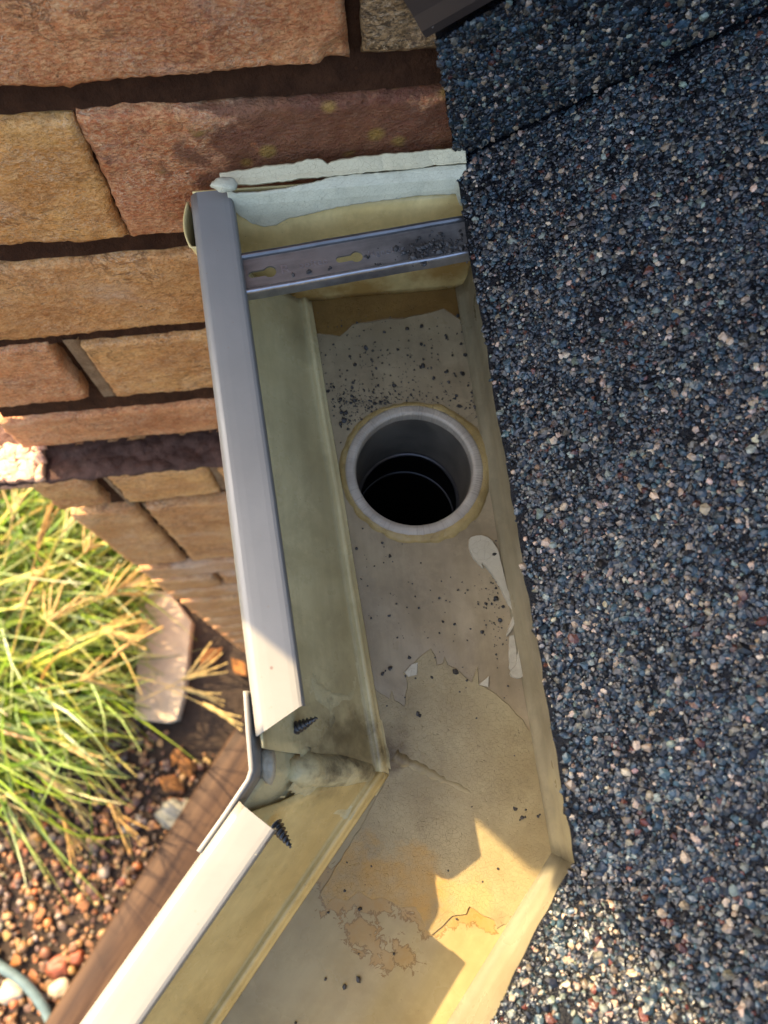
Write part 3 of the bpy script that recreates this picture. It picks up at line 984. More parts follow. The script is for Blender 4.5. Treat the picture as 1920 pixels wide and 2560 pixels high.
# blobs of sealant dropped near the back
film('sealant_blob', [(1170, 1365), (1172, 1345), (1195, 1338), (1225, 1345), (1245, 1375), (1253, 1410), (1262, 1450), (1270, 1480), (1286, 1500), (1296, 1540), (1280, 1575), (1262, 1598), (1275, 1555), (1282, 1535), (1262, 1500),
                     (1250, 1470), (1230, 1440), (1215, 1420), (1200, 1405), (1210, 1425), (1195, 1410), (1178, 1392)], MAT['blob_seal'], .0017, 1.5, 7, 12., smooth=1)
film('sealant_blob', [(1292, 1590), (1306, 1610), (1318, 1650), (1318, 1680), (1300, 1698), (1278, 1694), (1272, 1680), (1290, 1660), (1293, 1620)], MAT['blob_seal'], .0015, 1.5, 7, 13., smooth=1)
film('sealant_smear', [(1272, 1590), (1290, 1586), (1292, 1660), (1280, 1685), (1272, 1670)], MAT['blob_seal'], .0006, 1.5, 7, 14.)

# film that runs up the front wall round the mitre
def wall_film(name, poly, mat, h, step=.0011, t0=.25, t1=1.06, seed=1.):
    VV = []; FF = []; EE = []; off = 0
    pl = ragged(poly, 10, 3.5, seed)
    for run, sa, sb, L in ((1, .72, 1., L1), (2, 0., .2, LB)):
        ns = int((sb - sa) * L / step); nt_ = int((t1 - t0) * .06 / step)
        V = []
        for i in range(ns + 1):
            for j in range(nt_ + 1):
                t = t0 + (t1 - t0) * j / nt_; zz = prof_z(t)
                p = surf(run, sa + (sb - sa) * i / ns, t, zz)
                b = h * (1 + .7 * N(p, 130, seed)) + .0012 * max(0, N(p, 45, seed + 2)) + .00035
                p = p + np.array([.45, .1, .8]) * b
                V.append(p)
        V = np.array(V); F = grid_faces(ns + 1, nt_ + 1)
        keep = in_poly(proj(V), pl)
        F = F[keep[F].all(1)]
        cnt = np.bincount(F.ravel(), minlength=len(V)); edge = (cnt < 4) & (cnt > 0)
        V[edge] -= np.array([.45, .1, .8]) * h * 1.2
        VV.append(V); FF.append(F + off); EE.append(edge.astype(float)); off += len(V)
    V = np.concatenate(VV); F = np.concatenate(FF); E = np.concatenate(EE)
    used = np.unique(F); mp = -np.ones(len(V), int); mp[used] = np.arange(len(used))
    return mesh(name, V[used], mp[F], mat, gut, attrs={'edge': E[used]})


wall_film('sealant_film', [(778, 1655), (800, 1700), (835, 1724), (862, 1730), (876, 1712), (884, 1640), (893, 1612), (902, 1640), (920, 1720), (1000, 1860), (985, 1930), (925, 2010), (880, 2060), (830, 2040), (800, 2060), (765, 2010), (715, 1975), (690, 1945), (692, 1890),
                           (715, 1862), (745, 1850), (770, 1860), (792, 1850), (780, 1780), (766, 1720)], MAT['film_pale'], .0006, seed=3.)
wall_film('sealant_film', [(676, 1955), (692, 1975), (725, 1992), (760, 1985), (775, 2010), (760, 2040), (735, 2060), (765, 2060), (790, 2030), (782, 1998), (740, 2000), (700, 1995), (680, 1975)], MAT['film_pale'], .0007, t0=.1, seed=6.)


# welded seam across the floor at the mitre: a raised ridge with two puckered lines
def seam(a, b, r, mat, seed, lift):
    P = []; R = []
    for i in range(41):
        q = i / 40; p = at(a[0] + (b[0] - a[0]) * q, a[1] + (b[1] - a[1]) * q, FLOOR_D)
        p[0] += .0006 * N((q * 12, 0, 0), 1, seed); p[1] += .0006 * N((q * 12, 3, 0), 1, seed)
        p[2] = FZ + lift; P.append(p); R.append(r * (1 - .7 * q) * (.85 + .4 * N((q * 25, 0, 0), 1, seed)))
    V, F = tube(P, R, 8); mesh('weld_seam', V, F, mat, gut)


seam((985, 1888), (1330, 2055), .0042, MAT['film'], 1, -.0014)
seam((985, 1880), (1260, 2005), .0017, MAT['pucker'], 2, -.0007)
seam((990, 1902), (1300, 2055), .0017, MAT['pucker'], 3, -.0007)

# joining plate outside the mitre, bent round the corner
V = []
pth = [at(613, 1727, RIM_D + .002), at(620, 1830, RIM_D + .002), at(628, 1925, RIM_D + .002), at(620, 1950, RIM_D + .002), at(560, 2040, RIM_D + .002), at(496, 2130, RIM_D + .002)]
fine = []
for a, b in zip(pth[:-1], pth[1:]):
    for q in range(6): fine.append(a + (b - a) * q / 6)
fine.append(pth[-1])
for p in fine:
    for j in range(5): V.append((p[0] + .003 * (j / 4), p[1], p[2] - .060 * j / 4))
jp = mesh('joining_plate', V, grid_faces(len(fine), 5), MAT['paint'], gut); solid(jp, .0017, 0)
for (px, py) in ((560, 2052), (515, 2110)):
    p = at(px, py, RIM_D + .012)
    V, F = tube([p, p + np.array([.004, -.003, -.001])], [.0022, .0018], 8)
    mesh('rivet', V, F, MAT['zinc_bright'], gut)
# sheet of sealant behind the gap in the front at the mitre
V = []
for i in range(25):
    q = i / 24
    for j in range(13):
        t = -.12 + .72 * j / 12; zz = float(np.interp(t, [-.12, -.06, -.01, .07, .17, .3, .44, .6], [-.034, -.024, -.023, -.028, -.036, -.046, -.055, -.063]))
        p = surf(1, .955 + q * .09, t, zz) if q < .5 else surf(2, -.0 + (q - .5) * .13, t, zz)
        p = p + np.array([-.0012, -.0002, -.0012]) + .0009 * np.array([N(p, 60, 3), N(p, 60, 4), N(p, 60, 6)])
        V.append(p)
mesh('gap_sealant', V, grid_faces(25, 13), MAT['film_pale'], gut)
# thick bead of sealant worked into the angle between the two fronts
P = []; Rr = []
for i in range(40):
    q = i / 39; t = .16 + .84 * q
    p = surf(1, 1., t, prof_z(t)); p = p + .0005 * np.array([N(p, 110, 3), N(p, 110, 5), N(p, 110, 7)])
    p[2] -= .0052; P.append(p); Rr.append((.0086 - .0040 * q) * (1 + .14 * N((q * 3, 0, 0), 1, 4)) * min(1, .45 + q * 5))
Vt, Ft = tube(P, Rr, 14); mesh('mitre_sealant', Vt, Ft, MAT['film_pale'], gut)
# crumpled sealant plugging the mitre gap
V0, F0 = ico(3); p = at(668, 1912, .315)
Vb = [p + np.array([v[0] * .0035, v[1] * .007, v[2] * .006]) * (1 + .25 * N(v, 2.2, 4)) for v in V0]
mesh('gap_sealant', Vb, F0, MAT['blob_seal'], gut)


# self-drilling screws poking through the front
def screw(base, tip, r=.0025):
    b = np.array(base); t = np.array(tip); ax = (t - b); L = np.linalg.norm(ax); ax = Vector(ax / L)
    u = ax.cross(Vector((0, 0, 1))).normalized(); v = ax.cross(u)
    V = []; F = []; n_ = 96; seg = 14; turns = 6.5
    for i in range(n_ + 1):
        q = i / n_; core = r * (1 - .85 * q ** 1.6) * .72
        for s in range(seg):
            a = 2 * math.pi * s / seg
            ph = (q * turns - s / seg) % 1.0
            th = core + r * .55 * (1 - .6 * q) * max(0, 1 - abs(ph - .5) * 4.5)
            V.append(Vector(b) + ax * (L * q) + (u * math.cos(a) + v * math.sin(a)) * th)
    for i in range(n_):
        for s in range(seg):
            F.append((i * seg + s, i * seg + (s + 1) % seg, (i + 1) * seg + (s + 1) % seg, (i + 1) * seg + s))
    F.append(tuple(n_ * seg + s for s in range(seg)))
    mesh('screw', V, F, MAT['screw'], gut)


screw(at(736, 1822, .328), at(793, 1794, .322))
screw(at(690, 2062, .328), at(728, 2118, .322))
# white scuffs on the corner of the second lip
def scuff(poly, mat, h, seed, parent=gut, d=RIM_D, name='scuff'):
    film(name, poly, mat, h, 2., 4., seed, parent=parent, zbase=Zd(d) + .0004)


for k, pl in enumerate([[(620, 2098), (630, 2100), (637, 2112), (641, 2120), (632, 2116), (624, 2108)], [(617, 2126), (630, 2127), (636, 2134), (643, 2136), (633, 2138), (622, 2132)], [(606, 2146), (612, 2146), (611, 2153)]]):
    scuff(pl, MAT['white_seal'], .0003, 20 + k)

# ------------------------------------------------------------------ sealant between wall and gutter end
seal = empty('wall_sealant', (.02, .25, RIMZ)); tag(seal, 'cracked white sealant strip smeared along the brick above the gutter end', 'sealant')
path = [(WY - .0012, Zd(.2600)), (WY - .0016, Zd(.2680)), (WY - .0030, Zd(.2735)), (WY - .0035, Zd(.2790)), (.2535, Zd(.2830)), (.2490, Zd(.2852)), (.2455, Zd(.2862)), (.2425, Zd(.2885)), (.2405, Zd(.2930)), (.2392, Zd(.2985)), (.2380, Zd(.306)), (.2374, Zd(.318))]
pth = np.array(path); pl_ = np.concatenate([[0], np.cumsum(np.hypot(*np.diff(pth, axis=0).T))]); pl_ /= pl_[-1]
Q = np.linspace(0, 1, 500)
top_edge = [(480, 428), (500, 424), (540, 432), (600, 425), (660, 415), (720, 408), (770, 396), (805, 395), (818, 406), (830, 401), (900, 390), (1000, 380), (1060, 376), (1140, 366)]
bot_edge = [(560, 505), (585, 530), (610, 548), (632, 562), (660, 569), (690, 563), (720, 548), (790, 532), (840, 522), (900, 510), (1000, 496), (1080, 488), (1140, 486), (1150, 515), (1170, 520)]
slit_top = [(480, 446), (548, 446), (560, 450), (580, 461), (640, 462), (700, 455), (760, 447), (826, 441), (850, 438), (1000, 425), (1160, 408)]
slit_bot = [(480, 462), (540, 464), (570, 474), (590, 481), (640, 479), (700, 470), (770, 459), (826, 443), (850, 438.5), (1000, 425.5), (1160, 408.5)]


def skin(e0, e1, x0, x1, nvv, mat, sd_, thick=.0018, lift=0.):
    nuu = int((x1 - x0) / .0005); V = []; E_ = []
    for i in range(nuu + 1):
        x = x0 + (x1 - x0) * i / nuu
        y = np.interp(Q, pl_, pth[:, 0]); z_ = np.interp(Q, pl_, pth[:, 1])
        pq = proj(np.stack([np.full(500, x), y, z_], 1))
        lim = []
        for e in (e0, e1):
            f_ = pq[:, 1] - np.interp(pq[:, 0], *zip(*e)) - 2.2 * N((x, e[0][1], 0), 420, sd_) - 2.5 * N((x, e[0][1], 0), 130, sd_)
            k = int(np.argmax(f_ > 0)) if (f_ > 0).any() else 499
            lim.append(Q[k] if k == 0 else Q[k - 1] + (Q[k] - Q[k - 1]) * (-f_[k - 1]) / (f_[k] - f_[k - 1] + 1e-9))
        for j in range(nvv + 1):
            q = lim[0] + (max(lim[1], lim[0] + .002) - lim[0]) * j / nvv
            yy = np.interp(q, pl_, pth[:, 0]); zz = np.interp(q, pl_, pth[:, 1])
            b = abs(.0010 * N((x, q * .05, 0), 45, sd_) + .0002 * N((x, q * .05, 0), 190, sd_ + 4)) + lift
            if j in (0, nvv): b -= .0008
            V.append((x, yy - b * .9, zz + b * .8)); E_.append(.35 if j in (0, nvv) else 0)
    o = mesh('sealant_skin', V, grid_faces(nuu + 1, nvv + 1), mat, seal, attrs={'edge': E_})
    return solid(o, thick, -1.)


skin(top_edge, slit_top, xr(556, 432), .0745, 18, MAT['cream_seal'], 2., .0020, .0008)
skin(slit_bot, bot_edge, -.0350, .0745, 40, MAT['white_seal'], 5., .0016)
# the lump of sealant on the back of the lip's end
V0, F0 = ico(3); p = at(560, 462, .281)
mesh('sealant_lump', [p + np.array([v[0] * .0060, v[1] * .0034, v[2] * .0026]) * (1 + .25 * N(v, 2., 7)) for v in V0], F0, MAT['white_seal'], seal)

# ------------------------------------------------------------------ steel hanger strap across the gutter
SD = .2945
strap = empty('gutter_strap', (.02, .20, Zd(SD))); tag(strap, 'grey zinc hanger strap with two keyholes lying across the gutter', 'gutter bracket')
a0, a1 = at(585, 650, SD), at(598, 737, SD)       # left end, far and near corner
b0, b1 = at(1200, 540, SD), at(1205, 633, SD)
U = ((b0 + b1) / 2 - (a0 + a1) / 2); SL = np.linalg.norm(U); U /= SL
Wd = np.array([-U[1], U[0], 0]); SW = abs((a0 - a1) @ Wd)
SO = (a0 + a1) / 2


def sp(u, v, z=0): return SO + U * u + Wd * v + np.array([0, 0, z])


def key_outline(u0, u1, vm, slope):
    """keyhole: slot from u0, round head ending at u1"""
    R, r = .00285, .00165; pts = []
    cu = u1 - R
    for k in range(9):
        a = math.pi / 2 + math.pi * k / 8; pts.append((u0 + r + r * math.cos(a), r * math.sin(a)))
    th = math.asin(r / R)
    for k in range(25):
        a = -math.pi + th + (2 * math.pi - 2 * th) * k / 24; pts.append((cu + R * math.cos(a), R * math.sin(a)))
    return [(u, vm + v + slope * (u - u0)) for u, v in pts]


def to_uv(px, py):
    p = at(px, py, SD) - SO; return p @ U, p @ Wd


k1a, k1b = to_uv(621, 690), to_uv(691, 678)
k2a, k2b = to_uv(840, 652), to_uv(906, 638)
cu = bpy.data.curves.new('strap_plate', 'CURVE'); cu.dimensions = '2D'; cu.fill_mode = 'BOTH'; cu.extrude = .0005
hv = SW / 2 - .0012
for pts in ([(0, -hv), (SL, -hv), (SL, hv), (0, hv)], key_outline(k1a[0], k1b[0], k1a[1], 0.), key_outline(k2a[0], k2b[0], k2a[1], 0.)):
    s_ = cu.splines.new('POLY'); s_.points.add(len(pts) - 1); s_.use_cyclic_u = True
    for q, (u, v) in enumerate(pts): s_.points[q].co = (u, v, 0, 1)
tmp = bpy.data.objects.new('tmp', cu); col.objects.link(tmp)
me = bpy.data.meshes.new_from_object(tmp.evaluated_get(bpy.context.evaluated_depsgraph_get()))
bpy.data.objects.remove(tmp)
V = np.array([v.co[:] for v in me.vertices]); F = [tuple(p.vertices) for p in me.polygons]
g = NG('strap_zinc')
gv = g.map(scale=(.1, 1, 1), rot=(0, 0, -math.atan2(U[1], U[0])))
c = g.mix(g.fr(g.noise(60, 5, .6), .35, .66), (.29, .265, .235), (.18, .165, .145))
c = g.mix(g.math('MULTIPLY', g.fr(g.noise(300, 3, vec=gv), .45, .65), .4), c, (.40, .37, .33))
c = g.mix(g.math('MULTIPLY', g.near(at(1075, 625, SD), .004, .018), .75), c, (.06, .055, .05))
MAT['strap'] = g.out(c, .38, .7, g.bump(g.noise(400, 4), .15, .0005))
mesh('strap_plate', [sp(v[0], v[1], v[2]) for v in V], F, MAT['strap'], strap, smooth=False)
bpy.data.meshes.remove(me)
# rolled rims, both sides: far rim is a wide roll, near rim a bright turned-up flange
V = []; ns = 60
for i in range(ns + 1):
    u = SL * i / ns
    for k in range(13):
        a = math.pi * (1.12 - 1.24 * k / 12)
        V.append(sp(u, hv + .0002 + .0017 * math.cos(a) + .0015, .0021 * math.sin(a) + .0002 * N((u, 0, 0), 60, 3)))
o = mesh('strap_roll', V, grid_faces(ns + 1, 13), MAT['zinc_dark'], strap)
V = []
prn = [(-hv + .0012, .0004), (-hv + .0004, .0010), (-hv - .0002, .0019), (-hv - .0012, .0021), (-hv - .0018, .0017), (-hv - .0020, .0004), (-hv - .0021, -.0042)]
for i in range(ns + 1):
    u = SL * i / ns
    for (v, z_) in prn: V.append(sp(u, v + .00025 * N((u, 1, 0), 90, 5), z_))
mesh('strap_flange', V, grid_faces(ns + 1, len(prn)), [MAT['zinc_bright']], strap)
# stamped lettering
def letters(txt, u, v, size, ang=0., name='stamped_lettering', sx=1.):
    c_ = bpy.data.curves.new(name, 'FONT'); c_.body = txt; c_.size = size; c_.extrude = .00016; c_.space_character = 1.18
    t = bpy.data.objects.new('tmp', c_); col.objects.link(t)
    me = bpy.data.meshes.new_from_object(t.evaluated_get(bpy.context.evaluated_depsgraph_get())); bpy.data.objects.remove(t)
    V = [sp(u + q.co[0] * sx, v + q.co[1], .0005 + q.co[2]) for q in me.vertices]; F = [tuple(p.vertices) for p in me.polygons]
    bpy.data.meshes.remove(me)
    mesh(name, V, F, MAT['zinc_bright'], strap, smooth=False)


u, v = to_uv(702, 686); letters('R', u, v, .0062, sx=1.25)
u, v = to_uv(748, 672); letters('oofteo', u, v, .0042)
u, v = to_uv(922, 644); letters('Hgnolite', u, v, .0042)

# ------------------------------------------------------------------ loose roof grit in the gutter
def grit_at(pts, sizes, z):
    P = np.array([at(p[0], p[1], CAM_H - z) for p in pts]); P[:, 2] = z + sizes * .3
    return P


r2 = np.random.default_rng(5)
pts = []; szs = []
def add(cx, cy, sx, sy, n, s):
    for _ in range(n):
        pts.append((r2.normal(cx, sx), r2.normal(cy, sy))); szs.append(float(np.clip(r2.lognormal(math.log(s * .72), .55), .00018, .0014)))


add(960, 940, 85, 75, 150, .00055); add(930, 1000, 70, 25, 110, .0005); add(860, 1030, 25, 40, 40, .0005); add(1110, 870, 50, 60, 45, .0006)
add(1150, 1010, 40, 30, 30, .0006); add(1010, 1500, 110, 90, 60, .0005); add(1230, 1490, 40, 70, 45, .00045); add(930, 1380, 60, 40, 24, .0006)
add(1100, 1700, 140, 90, 34, .0007); add(1000, 2150, 190, 150, 16, .0006); add(880, 2400, 150, 90, 7, .0009); add(1340, 2040, 40, 14, 12, .0007); add(820, 900, 25, 80, 20, .0005)
for cx_, cy_, sx_, sy_, n_ in ((930, 1005, 60, 16, 240), (880, 1040, 22, 26, 90), (1020, 1000, 60, 14, 110), (1130, 1080, 22, 30, 70), (800, 1150, 8, 180, 160), (1190, 980, 9, 120, 130), (840, 1450, 9, 90, 110), (1245, 1480, 16, 90, 90), (960, 900, 90, 60, 160), (905, 1730, 14, 40, 60)):
    add(cx_, cy_, sx_, sy_, n_, .00030)
pts = np.array(pts); szs = np.array(szs)
P = grit_at(pts, szs, FZ + .0006)
ok = (np.hypot(P[:, 0] - OUT_C[0], P[:, 1] - OUT_C[1]) > .039) & (pts[:, 1] > 780)
# keep on the floor
crease_x = np.where(P[:, 1] > -.0132, .008 - (P[:, 1] + .0132) * .0566, .0080 + (P[:, 1] + .0132) / 1.103)
ok &= (P[:, 0] > crease_x + .004) & (P[:, 0] < .079)
V, F, C = scatter(P[ok], szs[ok], .7, np.full((ok.sum(), 3), .03), 1, 4, rough=.3)
tag(mesh('loose_grit', V, F, MAT['grit'], smooth=False), 'dark loose grit scattered over the gutter floor round the outlet', kind='stuff')
pts = np.stack([r2.normal(1085, 45, 190), r2.normal(622, 15, 190)], 1); pts[:, 1] -= (pts[:, 0] - 1085) * .12
pts = np.concatenate([pts, [(919, 645), (923, 642), (914, 641), (938, 660), (944, 660), (950, 662), (822, 674), (826, 670), (772, 680), (733, 688), (945, 621)]])
ss = np.clip(r2.lognormal(math.log(.00062), .5, len(pts)), .0003, .0018)
P = grit_at(pts, ss, Zd(SD) + .0006)
V, F, C = scatter(P, ss, .7, np.full((len(P), 3), .03), 1, 6, rough=.3)
tag(mesh('strap_grit', V, F, MAT['grit'], smooth=False), 'black damp grit heaped on the grey hanger strap', kind='stuff')

# ------------------------------------------------------------------ roof with mineral surfacing
roof = empty('felt_roof', (.3, 0, Zd(.28))); tag(roof, 'wet mineral felt roof of black, blue and tan granules beside the gutter', 'roof')
EX, EZ, TP = .0700, Zd(.2895), .590
K = np.array([.0668, -.0515]); u2 = np.array([math.cos(math.radians(-129.5)), math.sin(math.radians(-129.5))]); n2 = np.array([-u2[1], u2[0]])
if n2[0] < 0: n2 = -n2


def roof_z(x, y):
    return EZ + TP * np.maximum(x - EX, (x - K[0]) * n2[0] + (y - K[1]) * n2[1])


vd = np.array([n2[1], 1 - n2[0]]); vd = vd / np.linalg.norm(vd)
if vd[0] < 0: vd = -vd                            # valley direction in plan


def sheet(outline, fn, name, thick, extra=None):
    bm = bmesh.new()
    top = [bm.verts.new(fn(*p)) for p in outline]
    f_ = bm.faces.new(top); bm.normal_update()
    nrm = f_.normal.copy()
    r_ = bmesh.ops.extrude_face_region(bm, geom=[f_])
    dv = [q for q in r_['geom'] if isinstance(q, bmesh.types.BMVert)]
    sgn = (-1 if nrm.z > 0 else 1) if abs(nrm.z) > .1 else (-1 if nrm.y < 0 else 1)
    for q in dv: q.co += nrm * thick * sgn
    bmesh.ops.recalc_face_normals(bm, faces=bm.faces)
    me = bpy.data.meshes.new(name); bm.to_mesh(me); bm.free(); me.materials.append(MAT['bitumen'])
    o = bpy.data.objects.new(name, me); col.objects.link(o); adopt(o, roof)
    return o


def eave1(y): return EX + .0006 * N((y, 0, 0), 120, 3) + .0011 * N((y, 0, 0), 35, 8)


def eave2(q):
    p = K + u2 * q; w_ = .0006 * N((q, 5, 0), 120, 3) + .0013 * N((q, 5, 0), 35, 8)
    return p - n2 * w_


ys = np.linspace(WY - .001, K[1], 130)
o1 = [(eave1(y), y) for y in ys] + [tuple(K + vd * .9), (1.0, WY - .001)]
sheet(o1, lambda x, y: (x, y, EZ + TP * (x - EX)), 'roof_felt', .006)
o2_ = [tuple(eave2(q)) for q in np.linspace(0, .6, 220)] + [tuple(K + u2 * .6 + n2 * .9), tuple(K + vd * .9)]
sheet(o2_[::-1], lambda x, y: (x, y, EZ + TP * ((x - K[0]) * n2[0] + (y - K[1]) * n2[1])), 'roof_felt', .006)
# upstand of felt against the wall
UA, UB = atw(1140, 402, WY - .0075)[[0, 2]], atw(1091, 98, WY - .0075)[[0, 2]]
sl = np.array([1., TP]); sl /= np.linalg.norm(sl)
o3 = [tuple(UA + (UB - UA) * q / 30 + np.array([.0008 * N((q, 0, 0), .5, 3), 0])) for q in range(31)] + [tuple(UB + sl * .8), tuple(UA + sl * .8)]
sheet(o3, lambda x, z_: (x, WY - .0075, z_), 'felt_upstand', .006)

GCOL = [(.005, .0055, .007), (.008, .010, .014), (.016, .029, .039), (.036, .062, .074), (.28, .20, .13), (.38, .29, .205), (.075, .022, .012), (.165, .18, .145), (.095, .08, .06)]
GW = [4.0, 3.4, 3.2, 1.8, .6, .45, .3, .6, .95]


def granules(name, n_, gen, normal, seed, smin=.0010):
    r = np.random.default_rng(seed)
    P = gen(r, n_)
    q = proj(P); m = (q[:, 0] > 900) & (q[:, 0] < 2120) & (q[:, 1] > -220) & (q[:, 1] < 2760)
    # patches where granules have washed off the bitumen
    den = np.array([N((p[0], p[1], p[2]), 70, 4) + .5 * N((p[0], p[1], p[2]), 170, 2) for p in P[m]])
    P = P[m]; P = P[den + r.uniform(-.5, .9, len(P)) > -.22]
    s = np.clip(r.lognormal(math.log(.00074), .38, len(P)), .0003, .0019)
    nrm = np.repeat(np.array(normal)[None] / np.linalg.norm(normal), len(P), 0)
    P = P + nrm * (s * .25)[:, None]
    V, F, C = scatter(P, s, .6, palette(len(P), np.array(GCOL) * .70, GW, seed + 1, .3), 1, seed + 2, normals=nrm, rough=.34)
    o = mesh(name, V, F, MAT['granule'], roof, smooth=False, colors=C)
    o['kind'] = 'stuff'; return o


def g1(r, n_):
    x = r.uniform(EX, .30, n_); y = r.uniform(-.20, WY - .0095 + .0012 * r.normal(size=n_), n_)
    z1 = EZ + TP * (x - EX); m = (z1 >= roof_z(x, y) - 1e-6) & (x > EX + .0005 + .0012 * np.sin(y * 300))
    # the wettest margin along the eave has fewer granules
    e = x - EX; m &= r.uniform(0, 1, n_) < np.clip(.25 + e / .012, 0, 1)
    return np.stack([x, y, z1], 1)[m]


def g2(r, n_):
    a = r.uniform(-.16, .18, n_); b = r.uniform(0, .20, n_); p = K[None] + a[:, None] * u2 + b[:, None] * n2
    x, y = p[:, 0], p[:, 1]; z2 = EZ + TP * b; m = (z2 >= roof_z(x, y) - 1e-6) & (b > .0005)
    return np.stack([x, y, z2], 1)[m]


def g3(r, n_):
    a = r.uniform(0, .22, n_); b = r.uniform(0.03, .985, n_)
    q = UA[None] + (UB - UA)[None] * b[:, None] + sl[None] * a[:, None]
    return np.stack([q[:, 0], np.full(n_, WY - .0075), q[:, 1]], 1)


granules('roof_granules', 205000, g1, (-TP, 0, 1), 21)
granules('roof_granules', 130000, g2, (-TP * n2[0], -TP * n2[1], 1), 31)
granules('upstand_granules', 34000, g3, (0, -1, 0), 41)

# brown counter flashing over the upstand
fl = empty('flashing', (.1, WY, Zd(.2))); tag(fl, 'dark brown metal flashing fixed to the brick above the roof upstand', 'flashing')
FA = atw(1064, 92, WY - .0125)[[0, 2]]; pr = np.array([-sl[1], sl[0]])
def fp(a, b, y):
    q = FA + sl * a + pr * b; return (q[0], y, q[1])
V = []; prf = [(0, WY - .002), (0, WY - .0125), (.004, WY - .0135), (.010, WY - .0125), (.05, WY - .0115), (.12, WY - .010)]
for i in range(41):
    for (b, y) in prf: V.append(fp(.9 * i / 40, b, y))
Fm = grid_faces(41, len(prf))
o = mesh('flashing_sheet', V, Fm, MAT['flash'], fl, smooth=False); solid(o, .0009, 0)
V = [fp(0, 0, WY - .0005), fp(0, .12, WY - .0005), fp(0, .12, WY - .0098), fp(0, .05, WY - .0113), fp(0, .004, WY - .013), fp(0, 0, WY - .0125)]
mesh('flashing_end', V, [(0, 1, 2, 3, 4, 5)], MAT['flash'], fl, smooth=False)
V, F = tube([fp(.004, .003, WY - .0137), fp(.012, .006, WY - .0134), (fp(.021, .0092, WY - .0128))], [.00012, .0002, .0001], 5)
mesh('scratch', V, F, MAT['scratch'], fl)

# ------------------------------------------------------------------ garden: timber edging, slab, rocks, leaves, hose
e0, e1 = at(585, 1835, CAM_H)[:2], at(130, 2545, CAM_H)[:2]
dv = (e1 - e0); Ln = np.linalg.norm(dv); dv /= Ln; nv_ = np.array([-dv[1], dv[0]])
if nv_[0] < 0: nv_ = -nv_
V = []; nu_ = 60
pr_e = [(.0, .0), (.0, .045), (.006, .052), (.06, .054), (.12, .053), (.17, .054), (.23, .052), (.236, .045), (.236, 0)]
for i in range(nu_ + 1):
    for (b, z_) in pr_e:
        p = e0 + dv * (-.15 + (Ln + .75) * i / nu_) + nv_ * (b + .003 * N((i * .2, b, 0), 1, 2)); V.append((p[0], p[1], z_))
o = mesh('edging_board', V, grid_faces(nu_ + 1, len(pr_e)), MAT['wood']); tag(o, 'brown timber edging board lying along the gravel under the gutter', 'edging')
S0 = [at(420, 1478, CAM_H - .04), at(478, 1555, CAM_H - .04), at(458, 1740, CAM_H - .04), at(442, 1800, CAM_H - .04), at(415, 1808, CAM_H - .04), at(335, 1798, CAM_H - .04), at(350, 1480, CAM_H - .04)]
bm = bmesh.new(); tv = [bm.verts.new((p[0], p[1], .04)) for p in S0]; fc = bm.faces.new(tv)
ex = bmesh.ops.extrude_face_region(bm, geom=[fc])
for q in ex['geom']:
    if isinstance(q, bmesh.types.BMVert): q.co.z = 0.0
bmesh.ops.recalc_face_normals(bm, faces=bm.faces); bmesh.ops.bevel(bm, geom=[e for e in bm.edges], offset=.0018, segments=1, affect='EDGES')
me = bpy.data.meshes.new('stepping_slab'); bm.to_mesh(me); bm.free(); me.materials.append(MAT['slab'])
o = bpy.data.objects.new('stepping_slab', me); col.objects.link(o); tag(o, 'pale sandstone slab half hidden by the grass', 'slab')


def rock(px, py, r, mat, label, seed, sq=.6):
    V0, F0 = ico(3); p = at(px, py, CAM_H - r * .3)
    V = [p + np.array([v[0] * r, v[1] * r * .8, v[2] * r * sq]) * (1 + .35 * N(v, 1.6, seed) + .12 * N(v, 5, seed)) for v in V0]
    V = [(q[0], q[1], max(q[2], .001)) for q in V]
    return tag(mesh('rock', V, F0, mat), label, 'rock')


rock(440, 2035, .045, MAT['rock'], 'grey green stone against the brown timber edging', 3)
rock(150, 2418, .026, MAT['red_rock'], 'wet rust red stone, larger one in the gravel', 5)
rock(192, 2395, .019, MAT['red_rock'], 'wet rust red stone, smaller one touching the larger red stone', 8)
rock(30, 2480, .028, MAT['slab'], 'pale cream stone beside the hose', 9)
rock(150, 2470, .024, MAT['slab'], 'ochre yellow stone between the red stones and the hose', 12)


def leaf(px, py, size, az, seed, label):
    p = at(px, py, CAM_H - .03); V = []; F = []
    n_ = 8
    for i in range(n_ + 1):
        q = i / n_; wd = size * .27 * math.sin(math.pi * (q * .96 + .02)) ** 1.7
        for k in (-1, 0, 1):
            x = size * (q - .5); y = wd * k
            z_ = .02 + .25 * abs(y) + .006 * math.sin(q * 5 + seed)
            V.append((p[0] + x * math.cos(az) - y * math.sin(az), p[1] + x * math.sin(az) + y * math.cos(az), z_))
    for i in range(n_):
        for k in range(2): F.append((i * 3 + k, i * 3 + 3 + k, i * 3 + 4 + k, i * 3 + 1 + k))
    o = mesh('fallen_leaf', V, F, MAT['leaf']); solid(o, .0006, 0)
    tag(o, label, 'leaf', 'fallen leaves on the wet ground')


